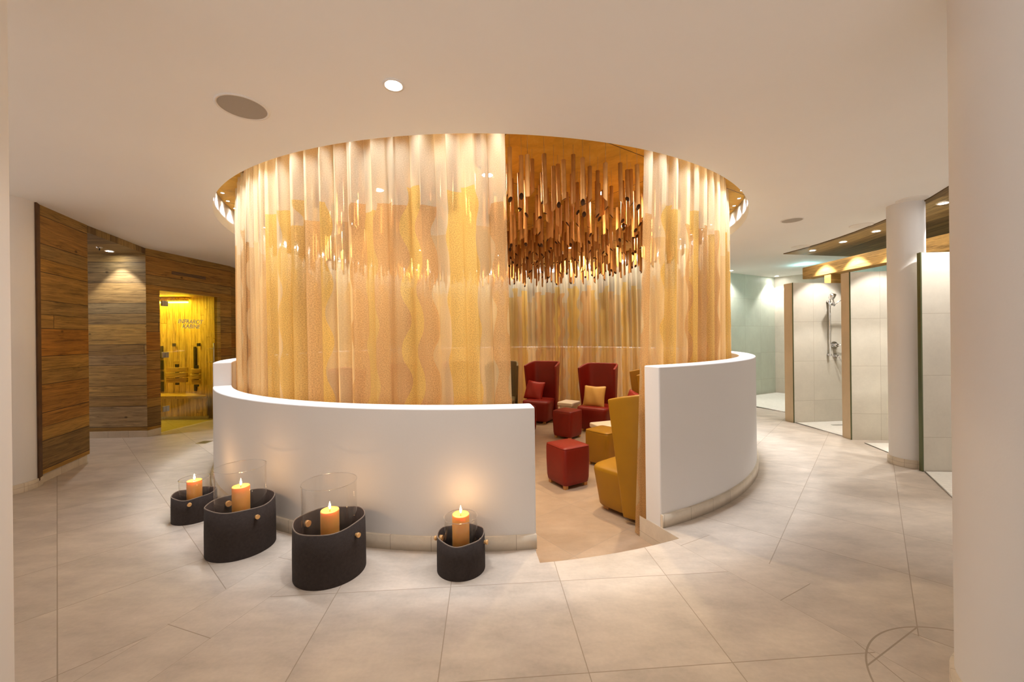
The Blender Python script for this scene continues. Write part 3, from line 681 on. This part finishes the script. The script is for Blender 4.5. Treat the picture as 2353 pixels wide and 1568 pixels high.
# wooden soffit and beam
ap = [(CX+5.32*math.cos(R(a)), CY+5.32*math.sin(R(a))) for a in range(-52, 9, 4)]
poly = ap+[(6.48, 7.48), (7.0, 7.56), (7.0, 1.6)]
mb = MB(); n0 = mb.add([(x, y, 2.948) for x, y in poly]); mb.face([n0+i for i in reversed(range(len(poly)))], [(math.hypot(x-CX, y-CY), math.atan2(y-CY, x-CX)*5.5) for x, y in reversed(poly)])
for i in range(len(poly)):
    j = (i+1) % len(poly); mb.quad((*poly[i], 2.948), (*poly[j], 2.948), (*poly[j], 2.962), (*poly[i], 2.962), [(0, 0), (0, .1), (.01, .1), (.01, 0)])
struct(mb.build('ceiling_shower_soffit', M['soffitwood']), 'wood-clad soffit curving above the showers', 'ceiling')
bmq = MB(); bmq.prism([(5.45, 2.4), (5.66, 2.4), (5.66, 7.41), (5.45, 7.41)], 2.52, 2.735)
beam = struct(bmq.build('beam_shower', M['beamwood'], bevel=.012), 'rough-hewn wooden beam spanning above the shower partitions', 'beam')
mb = MB(); mb.box(5.46, 5.65, 6.76, 6.90, 2.362, 2.519); mb.box(5.46, 5.65, 5.50, 5.62, 2.362, 2.519); mb.box(5.46, 5.65, 4.18, 4.28, 2.362, 2.519)
for x, y in ((5.55, 6.83),): pass
bl = mb.build('beam_block', M['beamwood'], beam)

# hand shower
hs = thing('hand_shower', 'chrome hand shower on a riser rail with hose and mixer valves', 'shower', (5.35, 6.725, 1.1))
def sp_(x): return 6.67+(x-4.74)*.104-.006
def prt(mb, name, mat): 
    o = mb.build(name, mat, hs); o.location = -Vector(hs.location); return o
x = 5.37; y = sp_(x)
mb = MB(); mb.tube([(x, y-.05, 1.12), (x, y-.05, 2.08)], .013, 12); prt(mb, 'riser_rail', M['chrome'])
for z in (1.14, 2.04):
    mb = MB(); mb.tube([(x, y, z), (x, y-.055, z)], .02, 12); prt(mb, 'rail_bracket', M['chrome'])
mb = MB(); mb.tube([(x, y-.05, 1.98), (x-.01, y-.12, 1.99)], .022, 12); prt(mb, 'slider', M['chrome'])
mb = MB(); mb.tube([(x+.02, y-.12, 1.96), (x-.02, y-.14, 2.06), (x-.07, y-.16, 2.13)], .013, 10); mb.tube([(x-.04, y-.20, 2.10), (x-.075, y-.155, 2.13)], .05, 16); prt(mb, 'shower_head', M['chrome'])
mb = MB(); x2 = 5.48; y2 = sp_(x2); mb.tube([(x2, y2, 1.30), (x2, y2-.012, 1.30)], .062, 24); mb.tube([(x2, y2-.01, 1.30), (x2, y2-.08, 1.30)], .028, 14); mb.tube([(x2, y2-.07, 1.30), (x2+.16, y2-.09, 1.305)], .011, 10); prt(mb, 'mixer_valve', M['chrome'])
mb = MB(); mb.tube([(x2+.02, y2, 1.12), (x2+.02, y2-.01, 1.12)], .04, 20); mb.tube([(x2+.02, y2-.01, 1.12), (x2+.02, y2-.06, 1.12)], .018, 12); prt(mb, 'hose_outlet', M['chrome'])
hp_ = []
for i in range(30):
    t = i/29
    p0, p1, p2, p3 = Vector((x+.02, y-.12, 1.97)), Vector((x+.50, y-.22, 2.55)), Vector((x+.62, y-.10, .15)), Vector((x2+.02, y2-.06, 1.12))
    hp_.append(p0*(1-t)**3+p1*3*t*(1-t)**2+p2*3*t*t*(1-t)+p3*t**3)
mb = MB(); mb.tube(hp_, .008, 8); prt(mb, 'shower_hose', M['chrome'])
hp2 = []
for i in range(24):
    t = i/23; p0, p1, p3 = Vector((x2+.02, y2-.06, 1.12)), Vector((x2-.12, y2-.10, 1.55)), Vector((x2+.03, y2-.09, 1.28))
# ================================================================== CURTAINS
def curtain(name, a_top0, a_top1, a_bot0, a_bot1, label, seed, group):
    rnd = random.Random(seed)
    zs = [PIT+.015+(3.235-PIT-.015)*(k/30) for k in range(31)]
    L = abs(R(a_top1-a_top0))*3.42; n = int(L/.011)
    # irregular fold phase
    ph = [0.0]; 
    per = .2; tgt = .2
    amps = []
    am = 1.0; amt = 1.0
    for i in range(n+1):
        if rnd.random() < .05: tgt = rnd.uniform(.10, .23); amt = rnd.uniform(.55, 1.15)
        per += (tgt-per)*.08; am += (amt-am)*.08
        ph.append(ph[-1]+2*math.pi*.011/per); amps.append(am)
    mb = MB(); rows = []
    for k, z in enumerate(zs):
        h = (z-PIT)/(3.235-PIT); pts = []
        for i in range(n+1):
            t = i/n; a = R((a_top0+(a_top1-a_top0)*t)*h+(a_bot0+(a_bot1-a_bot0)*t)*(1-h))
            A = (.038+.012*(1-h))*amps[i]
            if h > .96: A *= .75
            f = ph[i]+.35*math.sin(h*3+i*.004)
            r = 3.368+A*math.sin(f)+.008*math.sin(f*2.3+h)
            a += (.020*math.cos(f)*math.sin(f)*1.3)/3.42*-1
            pts.append((CX+r*math.cos(a), CY+r*math.sin(a), z))
        rows.append(mb.add(pts))
    U = [i*.0145 for i in range(n+1)]
    for k in range(30):
        for i in range(n):
            mb.face((rows[k]+i, rows[k]+i+1, rows[k+1]+i+1, rows[k+1]+i), [(U[i], zs[k]), (U[i+1], zs[k]), (U[i+1], zs[k+1]), (U[i], zs[k+1])], True)
    o = mb.build(name, M['curtain']); tag(o, label, 'curtain', group); return o
curtain('sheer_curtain', -85.0, -178.0, -84.0, -178.0, 'long sheer gold-printed curtain hanging inside the low front wall, left of the opening', 3, 'sheer curtains round the lounge')
curtain('sheer_curtain', -63.8, 52.0, -66.3, 52.0, 'sheer gold-printed curtain right of the opening, above the high plaster wall', 5, 'sheer curtains round the lounge')
curtain('sheer_curtain', 52.3, 181.0, 52.3, 181.0, 'sheer curtain on the far side of the lounge, behind the armchairs', 9, 'sheer curtains round the lounge')

# ================================================================== HANGING TUBES
def tube_mesh(L, r, cut):
    mb = MB(); sg = 12
    bot = []; top = []
    for k in range(sg):
        a = 2*math.pi*k/sg; bot.append((r*math.cos(a), r*math.sin(a), -L+cut*(1+math.cos(a))*.5)); top.append((r*math.cos(a), r*math.sin(a), 0))
    n0 = mb.add(bot); n1 = mb.add(top)
    for k in range(sg):
        j = (k+1) % sg; mb.face((n0+k, n0+j, n1+j, n1+k), None, True)
    mb.face([n1+k for k in range(sg)])
    return mb
protos = []
for k, (L, cut) in enumerate(((.34, .045), (.38, .05), (.42, .05), (.46, .04), (.30, .035), (.36, .02))):
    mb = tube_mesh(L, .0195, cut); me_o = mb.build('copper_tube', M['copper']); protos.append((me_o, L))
wire_me = None
mbw = MB(); mbw.tube([(0, 0, 0), (0, 0, 1)], .0011, 5); wire_o = mbw.build('suspension_wire', M['steel'])
rt = random.Random(11)
spots_in = [(2.12, a) for a in (-46.4, -1.5, 43.5, 88.5, 133.5, -170.5, -125.6, -87.7)]
spot_xy = [(CX+r*math.cos(R(a)), CY+r*math.sin(R(a))) for r, a in spots_in]
grid = []
ii = 0; g = .204
for iy in range(-18, 19):
    for ix in range(-18, 19):
        x = (ix+(.5 if iy % 2 else 0))*g+rt.uniform(-.05, .05); y = iy*g*.9+rt.uniform(-.05, .05)
        if math.hypot(x, y) > 3.18: continue
        X, Y = CX+x, CY+y
        if any(math.hypot(X-q[0], Y-q[1]) < .19 for q in spot_xy): continue
        grid.append((X, Y))
grid.sort(key=lambda p: math.hypot(p[0], p[1]))
used = [False]*len(protos); rest = MB()
for idx, (X, Y) in enumerate(grid):
    k = rt.randrange(len(protos)); src, L = protos[k]
    rr = math.hypot(X-CX, Y-CY)
    ztop = min(GOLD-.012, 3.21-rt.random()*.13 + .02*math.sin(X*2+Y))
    if rt.random() < .25: ztop -= rt.uniform(0, .07)
    rz = rt.uniform(0, 6.28)
    if idx < 300:
        o = src if not used[k] else src.copy()
        if used[k]: col.objects.link(o)
        used[k] = True
        o.location = (X, Y, ztop); o.rotation_euler = (rt.uniform(-.02, .02), rt.uniform(-.02, .02), rz)
        tag(o, 'slim copper-brown tube cut at a slant, hanging on a wire below the copper ceiling', 'hanging tube', 'copper tubes hanging over the lounge')
        if GOLD-ztop > .004:
            w = wire_o.copy(); col.objects.link(w); w.parent = o; w.location = (0, 0, 0); w.scale = (1, 1, GOLD-ztop-.001)
    else:
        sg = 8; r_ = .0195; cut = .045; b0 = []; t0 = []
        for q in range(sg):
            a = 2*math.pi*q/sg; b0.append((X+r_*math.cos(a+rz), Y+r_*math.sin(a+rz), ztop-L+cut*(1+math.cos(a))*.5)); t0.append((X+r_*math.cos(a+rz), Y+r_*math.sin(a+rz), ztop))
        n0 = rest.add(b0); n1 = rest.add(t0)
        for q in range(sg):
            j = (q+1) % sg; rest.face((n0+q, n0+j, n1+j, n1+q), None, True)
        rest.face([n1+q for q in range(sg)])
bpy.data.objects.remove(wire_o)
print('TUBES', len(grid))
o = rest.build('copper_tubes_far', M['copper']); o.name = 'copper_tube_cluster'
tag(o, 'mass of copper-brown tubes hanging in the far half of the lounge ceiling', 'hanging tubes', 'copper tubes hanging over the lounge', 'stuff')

# ================================================================== LAMPS
def downlight(name, x, y, z, r, mat, label, group=None, ring=True, cat='ceiling light'):
    t = thing(name, label, cat, (x, y, z), 0, group)
    mb = MB(); mb.lathe([(r*.8, -.001), (0.001, -.001)], seg=24, smooth=False); mb.build('lamp_lens', mat, t)
    mb = MB(); mb.lathe([(r*1.12, 0), (r*1.1, -.006), (r*.85, -.006), (r*.8, -.001)], seg=24); mb.build('trim_ring', M['whiteplastic'] if ring else M['steel'], t)
    return t
t = downlight('downlight', -.665, 2.276, CEIL, .055, M['lampstar'], 'brilliant recessed downlight in the ceiling left of centre', None)
spot('downlight_beam', (0, 0, -.015), P_STAR, COL_COOL, 125, .6, .04, t)
# ring of small spots in the cove
first = None
for k in range(72):
    a = R(-151.5-5*k); x, y = CX+3.545*math.cos(a), CY+3.545*math.sin(a)
    if first is None:
        first = downlight('cove_spotlight', x, y, GOLD, .022, M['lamp'], 'tiny spotlight in the cove between curtain and ceiling rim', 'cove spotlights round the ceiling opening', cat='spotlight')
        spot('cove_beam', (0, 0, -.012), P_COVE, (0.92, 0.97, 1.06), 100, 1.0, .008, first)
    else:
        dup(first, (x, y, GOLD), 0, 'tiny spotlight in the cove between curtain and ceiling rim', 'cove spotlights round the ceiling opening')
fi = None
for (x, y), (_r, ang) in zip(spot_xy, spots_in):
    if fi is None:
        fi = downlight('lounge_spotlight', x, y, GOLD, .07, M['lampwarm'], 'glowing spotlight in the copper ceiling among the hanging tubes', 'spotlights in the copper ceiling', False, 'spotlight')
        spot('lounge_beam', (0, 0, -.015), P_INNER, COL_WARM, 128, .8, .05, fi, (0, -33)); fi.rotation_euler = (0, 0, R(ang))
    else: dup(fi, (x, y, GOLD), R(ang), 'glowing spotlight in the copper ceiling among the hanging tubes', 'spotlights in the copper ceiling')
# shower soffit spots
labs = ['recessed light in the wood soffit, farthest of the row', 'recessed light in the middle of the wood soffit', 'recessed light in the wood soffit close to the slim column', 'recessed light in the wood soffit hidden behind the slim column', 'recessed light in the wood soffit beside the near right column', 'recessed light in the wood soffit hidden behind the near right column']
for (r_, a), lb in zip(((5.585, 4.5), (5.58, -1.9), (5.58, -8.4), (5.57, -14.8), (5.553, -21.1), (5.55, -27.6)), labs):
    x, y = CX+r_*math.cos(R(a)), CY+r_*math.sin(R(a))
    t = downlight('soffit_light', x, y, 2.947, .05, M['lampstar'], lb, 'lights in the shower soffit')
    spot('soffit_beam', (0, 0, -.015), P_SHOWER, (1.0, .965, .92), 84, .25, .03, t)
t = downlight('recess_light', -6.07, 5.98, 2.869, .05, M['lampstar'], 'round spotlight in the soffit of the weathered wood recess', None)
spot('recess_beam', (0, 0, -.015), P_RECESS, COL_COOL, 84, .25, .03, t)
t = downlight('wet_area_light', 6.66, 9.93, CEIL, .05, M['lampstar'], 'ceiling light in the far tiled corner behind the showers', None)
spot('wet_beam', (0, 0, -.015), 80, COL_COOL, 100, .4, .03, t)
t = downlight('wet_area_light', 5.0, 9.0, CEIL, .05, M['lampstar'], 'added fill lamp over the pale wet floor, unseen behind the curtain edge', None)  # extra lamp added to brighten the wet area, kept out of view
spot('wet_beam', (0, 0, -.015), 75, COL_COOL, 130, .5, .03, t)
t = downlight('emergency_light', 6.15, 8.30, CEIL, .06, M['lampcyan'], 'small ceiling lamp glowing cyan above the end of the wooden beam', None)
d = bpy.data.lights.new('cyan_glow', 'POINT'); d.energy = 6; d.color = (.4, .95, 1); d.shadow_soft_size = .05; o = bpy.data.objects.new('cyan_glow', d); col.objects.link(o); o.location = (0, 0, -.06); o.parent = t

def ceiling_disc(name, x, y, r, mat, label, cat, grille=True):
    t = thing(name, label, cat, (x, y, CEIL))
    mb = MB(); mb.lathe([(r, 0), (r, -.006), (r*.93, -.008), (r*.90, -.004)], seg=48); mb.build('bezel', M['whiteplastic'], t)
    mb = MB(); mb.lathe([(r*.90, -.005), (.001, -.005)], seg=48, smooth=False); mb.build('grille' if grille else 'cover', mat, t)
ceiling_disc('ceiling_speaker', -1.67, 2.477, .146, M['grille'], 'round ceiling loudspeaker with grey grille left of the bright downlight', 'loudspeaker')
ceiling_disc('ceiling_speaker', 3.607, 5.071, .125, M['grille'], 'round ceiling loudspeaker right of the lounge opening', 'loudspeaker')
def unlit(x, y, lb):
    t = thing('unlit_downlight', lb, 'ceiling light', (x, y, CEIL))
    mb = MB(); mb.lathe([(.13, 0), (.13, -.006), (.115, -.007), (.10, -.003)], seg=40); mb.build('trim_ring', M['whiteplastic'], t)
    mb = MB(); mb.lathe([(.10, -.003), (.085, -.008), (.07, -.003), (.001, -.003)], seg=40); mb.build('cover', M['whiteplastic'], t)
unlit(4.391, 4.329, 'unlit round white fitting in the ceiling beside the slim column')
unlit(4.74, 5.35, 'unlit round white fitting in the ceiling by the middle of the wood soffit')
unlit(4.849, 6.62, 'unlit round white fitting near the pointed end of the wood soffit')
mb = MB()
for k in range(3): mb.seg(Kt(.42, -.004), Kt(1.06, -.004), .004, 2.62+k*.018, 2.63+k*.018)
tag(mb.build('ventilation_grille', M['black']), 'dark slotted air grille in the wood above the cabin door', 'vent')
t = thing('smoke_detector', 'small dark sensor on the soffit next to the recess spotlight', 'sensor', (-5.95, 5.72, 2.87))
mb = MB(); mb.lathe([(.035, 0), (.032, -.015), (.02, -.02), (.001, -.02)], seg=24); mb.build('housing', M['steel'], t)
mb = MB(); mb.tube([(0, 0, -.02), (0, 0, -.05)], .008, 8); mb.build('sensor_tip', M['black'], t)
mb = MB(); mb.box(-4.62, -4.47, 5.75, 5.90, .0008, .004); o = mb.build('floor_drain', M['steel']); tag(o, 'small square metal drain cover in the floor left of the lounge wall', 'drain')
mb = MB()
for k in range(6): mb.box(-4.605, -4.485, 5.765+k*.022, 5.773+k*.022, .0042, .0048)
mb.build('drain_slots', M['black'], o)

# ================================================================== FURNITURE
def super_outline(hx, hy, n, e):
    pts = []
    for i in range(n):
        a = 2*math.pi*(i+.5)/n; c, s = math.cos(a), math.sin(a)
        pts.append((hx*math.copysign(abs(c)**(2/e), c), hy*math.copysign(abs(s)**(2/e), s)))
    return pts
def loft_block(levels, n=48, e=7.0):
    """levels: (z, hx, hy, xshift)"""
    mb = MB(); rows = []
    for z, hx, hy, xs, *dz in levels:
        pts = super_outline(hx, hy, n, e)
        rows.append(mb.add([(x+xs, y, z) for x, y in pts]))
    for k in range(len(rows)-1):
        for i in range(n):
            j = (i+1) % n; mb.face((rows[k]+i, rows[k]+j, rows[k+1]+j, rows[k+1]+i), None, True)
    mb.face([rows[0]+i for i in reversed(range(n))]); mb.face([rows[-1]+i for i in range(n)], None, True)
    return mb
def make_ottoman(mat, label, loc, rz, h=.46):
    t = thing('ottoman', label, 'ottoman', loc, rz, 'cube ottomans')
    s = .187
    lv = [(.042, s*.90, s*.90, 0), (.05, s*.93, s*.93, 0), (.10, s*.97, s*.97, 0), (h*.6, s, s, 0), (h-.045, s*1.0, s*1.0, 0), (h-.022, s*.985, s*.985, 0), (h-.008, s*.94, s*.94, 0), (h, s*.86, s*.86, 0), (h+.006, s*.6, s*.6, 0), (h+.008, s*.2, s*.2, 0)]
    loft_block(lv, 64, 9).build('upholstered_body', mat, t)
    mb = MB(); 
    pts = [(x, y, h-.012) for x, y in super_outline(s*.975, s*.975, 64, 9)]; mb.tube(pts+[pts[0]], .0035, 6, False); mb.build('piping', mat, t)
    for sx in (-1, 1):
        for sy in (-1, 1):
            mb = MB(); mb.prism([(sx*.135-.022, sy*.135-.022), (sx*.135+.022, sy*.135-.022), (sx*.135+.022, sy*.135+.022), (sx*.135-.022, sy*.135+.022)], 0, .05); mb.build('foot', M['foot'], t, bevel=.004)
    return t
def make_chair(mat, label, loc, rz):
    t = thing('wingback_chair', label, 'armchair', loc, rz, 'high-backed armchairs in the lounge')
    # seat faces +x
    lv = [(.045, .245, .235, .045), (.06, .255, .245, .045), (.12, .262, .252, .046), (.30, .283, .272, .05), (.385, .292, .285, .05), (.415, .286, .282, .05), (.43, .272, .270, .05), (.438, .24, .24, .045), (.442, .12, .12, .04)]
    loft_block(lv, 64, 6).build('seat', mat, t)
    # wrapping back shell
    def path(h):
        hw = .268+.045*h; xb = -.235-.055*h; tip = -.05+.12*h
        pts = [(tip, -hw), (tip*.5+xb*.5+.02, -hw*.95), (xb+.06, -hw*.885), (xb+.018, -hw*.80), (xb, -hw*.55), (xb-.006, 0)]
        pts += [(x, -y) for x, y in reversed(pts[:-1])]
        return pts
    nz = 16; mb = MB(); th = .045; O = []; I = []
    for k in range(nz+1):
        h = k/nz
        pp = path(h); m_ = len(pp); ro = []; ri = []
        for i, p in enumerate(pp):
            a = Vector(pp[max(0, i-1)]); b = Vector(pp[min(m_-1, i+1)]); d_ = (b-a).normalized(); n_ = Vector((-d_.y, d_.x))
            side = abs(i-(m_-1)/2)/((m_-1)/2)
            ztop = 1.18-(0, .015, .05, .105)[max(0, int(round(side*5))-2)]*.75
            z = .05+(ztop-.05)*h
            # n_ points inward (towards +x)
            ro.append((p[0], p[1], z)); q = Vector(p)-n_*(-th); ri.append((q.x, q.y, z))
        O.append(mb.add(ro)); I.append(mb.add(ri))
    for k in range(nz):
        for i in range(m_-1):
            mb.face((O[k]+i+1, O[k]+i, O[k+1]+i, O[k+1]+i+1), None, True)
            mb.face((I[k]+i, I[k]+i+1, I[k+1]+i+1, I[k+1]+i), None, True)
        mb.face((O[k], I[k], I[k+1], O[k+1]), None, True); e_ = m_-1
        mb.face((I[k]+e_, O[k]+e_, O[k+1]+e_, I[k+1]+e_), None, True)
    for i in range(m_-1):
        mb.face((O[nz]+i, I[nz]+i, I[nz]+i+1, O[nz]+i+1), None, True)
        mb.face((O[0]+i+1, I[0]+i+1, I[0]+i, O[0]+i), None, True)
    o = mb.build('wing_back', mat, t)
    bv = o.modifiers.new('bevel', 'BEVEL'); bv.width = .016; bv.segments = 3; bv.limit_method = 'ANGLE'; bv.angle_limit = R(50)
    ss = o.modifiers.new('sub', 'SUBSURF'); ss.levels = 1; ss.render_levels = 1
    for x, y in ((.22, .17), (.22, -.17), (-.19, .17), (-.19, -.17)):
        mb = MB(); mb.prism([(x-.03, y-.022), (x+.03, y-.022), (x+.03, y+.022), (x-.03, y+.022)], 0, .052); mb.build('foot', M['foot'], t, bevel=.004)
    return t
def make_cushion(mat, label, loc, rot, w=.43, hgt=.40):
    mb = MB(); n = 14; T = []; B = []
    for j in range(n+1):
        for i in range(n+1):
            u, v = -1+2*i/n, -1+2*j/n
            edge = 1-.10*(1-abs(v)**1.5)*abs(u)**6; edgv = 1-.10*(1-abs(u)**1.5)*abs(v)**6
            x = u*w/2*edge; z = v*hgt/2*edgv
            th = .075*((1-u*u)*(1-v*v))**.45+.006*math.sin(u*7+v*3)*(1-u*u)
            T.append((x, th, z)); B.append((x, -th*.9, z))
    a = mb.add(T); b_ = mb.add(B)
    for j in range(n):
        for i in range(n):
            q = j*(n+1)+i
            mb.face((a+q, a+q+1, a+q+n+2, a+q+n+1), None, True); mb.face((b_+q+1, b_+q, b_+q+n+1, b_+q+n+2), None, True)
    o = mb.build('cushion', mat); o.location = loc; o.rotation_euler = rot
    m_ = o.modifiers.new('weld', 'WELD'); m_.merge_threshold = .004; s_ = o.modifiers.new('sub', 'SUBSURF'); s_.levels = 1; s_.render_levels = 1
    tag(o, label, 'cushion'); return o
def make_table(label, loc, rz):
    t = thing('side_table', label, 'side table', loc, rz, 'cream side tables')
    mb = MB(); mb.box(-.18, .18, -.16, .16, .36, .43); mb.build('tabletop', M['tablew'], t, bevel=.02, bseg=3)
    mb = MB(); mb.box(-.14, .14, -.12, .12, 0, .36); mb.build('pedestal', M['tablew'], t, bevel=.008)
    return t
make_ottoman(M['red'], 'red leather cube ottoman in front, nearest the lounge opening', (.62, 4.53, PIT), R(30))
make_ottoman(M['red'], 'red leather cube ottoman touching the middle red armchair and the far table', (.91, 6.60, PIT), R(48))
make_ottoman(M['mustard'], 'mustard leather cube ottoman behind the front red one', (1.20, 5.20, PIT), R(40))
make_ottoman(M['red'], 'red ottoman mostly hidden behind the end of the low front wall', (.19, 7.08, PIT), R(20))
make_chair(M['mustard'], 'mustard leather wingback armchair in front, seen from behind at the opening', (1.18, 3.79, PIT), R(129))
make_chair(M['red'], 'red leather wingback armchair with a red cushion, left in the opening', (.57, 7.92, PIT), R(-119))
make_chair(M['red'], 'red leather wingback armchair with a gold cushion, middle of the opening', (1.53, 7.15, PIT), R(-123))
make_chair(M['mustard'], 'mustard wingback armchair with a red cushion, behind the front mustard one', (1.93, 6.12, PIT), R(172))
make_chair(M['olive'], 'olive-brown wingback armchair at the edge of the left curtain', (-.22, 8.15, PIT), R(-97))
make_chair(M['red'], 'red armchair seen dimly through the curtain next to the olive-brown one', (-1.06, 8.2, PIT), R(-72))
make_chair(M['red'], 'red armchair seen dimly through the middle of the left curtain', (-2.0, 7.75, PIT), R(-38))
make_chair(M['red'], 'red armchair seen dimly through the left part of the curtain', (-2.72, 6.75, PIT), R(-8))
make_cushion(M['redcush'], 'red cushion lying in the left red armchair', (.44, 7.98, PIT+.60), (R(-18), R(6), R(-29)))
make_cushion(M['goldcush'], 'gold cushion standing in the middle red armchair', (1.46, 7.08, PIT+.60), (R(-18), 0, R(-33)))
make_cushion(M['redcush'], 'red cushion in the rear mustard armchair', (1.92, 6.26, PIT+.60), (R(-14), R(8), R(-72)))
make_table('cream side table between the two red armchairs', (1.08, 7.62, PIT), R(55))
make_table('cream side table behind the mustard ottoman', (1.33, 5.66, PIT), R(20))

# ================================================================== CANDLES
def lantern(tagname, x, y, r, h, gr, gz, cr, cz, knob_angles, seed, words):
    rn = random.Random(seed); p1, p2 = rn.uniform(0, 6), rn.uniform(0, 6)
    t = thing('felt_basket', words[0], 'basket', (x, y, 0), 0, 'dark felt candle baskets')
    wav = lambda a, k: (.008*math.sin(2*a+p1)+.004*math.sin(5*a+p2)) if 2 <= k <= 3 else 0
    mb = MB(); mb.lathe([(r, .0), (r, h*.5), (r*.985, h), (r*.985-.006, h), (r-.008, h*.5), (r-.008, .012), (.001, .012)], seg=72, wav=wav); mb.build('felt_wall', M['felt'], t)
    mb = MB(); mb.lathe([(r*.985+.0006, h-.003), (r*.985-.001, h+.0012), (r*.985-.005, h+.0012), (r*.985-.0066, h-.003)], seg=72, wav=lambda a, k: .008*math.sin(2*a+p1)+.004*math.sin(5*a+p2)); mb.build('cut_edge', M['feltedge'], t)
    for ka in knob_angles:
        a = R(ka); c, s = math.cos(a), math.sin(a); z = h-.065*h/.33
        mb = MB(); 
        mb.tube([(c*(r-.004), s*(r-.004), z), (c*(r+.022), s*(r+.022), z)], .010, 12)
        mb.tube([(c*(r+.010), s*(r+.010), z), (c*(r+.024), s*(r+.024), z)], .0145, 14)
        mb.tube([(c*(r-.030), s*(r-.030), z), (c*(r-.006), s*(r-.006), z)], .021, 16)
        mb.build('wooden_knob', M['knob'], t)
    gy = .014
    g_ = MB(); g_.lathe([(.001, gy), (gr-.004, gy), (gr, gy+.006), (gr, gz-.002), (gr-.0015, gz), (gr-.003, gz-.002), (gr-.004, gy+.012), (.001, gy+.010)], seg=72)
    go = g_.build('glass_cylinder', M['glass']); go.location = (x, y, 0); tag(go, words[1], 'glass', 'glass cylinders in the felt baskets')
    rb = MB(); rb.lathe([(gr+.001+.0024*math.cos(q*math.pi/4), gz+.0024*math.sin(q*math.pi/4)) for q in range(9)], seg=72); rb.build('polished_rim', M['glassrim'], go)
    ct = thing('candle', words[2], 'candle', (x, y, gy+.011), 0, 'orange pillar candles'); z0 = gy+.011; H = cz-z0
    mb = MB(); mb.lathe([(.001, 0), (cr*.98, 0), (cr, .004), (cr, H-.006), (cr*.96, H), (cr*.82, H-.004), (cr*.4, H-.010), (.001, H-.012)], seg=48); mb.build('wax_body', M['wax'], ct)
    mb = MB(); mb.tube([(0, 0, H-.012), (.001, 0, H+.004), (.003, .001, H+.012)], .0016, 6); mb.build('wick', M['wick'], ct)
    mb = MB(); mb.lathe([(.0005, H+.004), (.0045, H+.010), (.0068, H+.019), (.006, H+.030), (.0035, H+.042), (.0005, H+.054)], seg=16); mb.build('flame', M['flame'], ct)
    d = bpy.data.lights.new('candle_light', 'POINT'); d.energy = P_CANDLE; d.color = (1.0, .56, .26); d.shadow_soft_size = .012
    o = bpy.data.objects.new('candle_light', d); col.objects.link(o); o.location = (0, 0, H+.075); o.parent = ct
lantern('a', -2.713, 3.362, .156, .21, .104, .331, .053, .314, (-62, 118), 1,
        ('small dark felt basket, leftmost in the candle row', 'glass cylinder in the leftmost small basket', 'orange pillar candle in the leftmost small basket'))
lantern('b', -1.985, 2.879, .217, .333, .160, .581, .056, .440, (-32, 148), 2,
        ('large dark felt basket beside the leftmost small one', 'tall glass cylinder in the large basket beside the leftmost small one', 'orange pillar candle in the large basket beside the leftmost small one'))
lantern('c', -1.198, 2.574, .2185, .332, .165, .575, .0565, .39, (-22, 158), 3,
        ('large dark felt basket standing frontmost on the open floor', 'tall glass cylinder in the frontmost large basket', 'orange pillar candle in the frontmost large basket'))
lantern('d', -.348, 2.583, .156, .222, .107, .333, .0555, .35, (-10, 170), 4,
        ('small dark felt basket standing alone before the low wall', 'glass cylinder in the lone small basket', 'orange pillar candle in the lone small basket'))
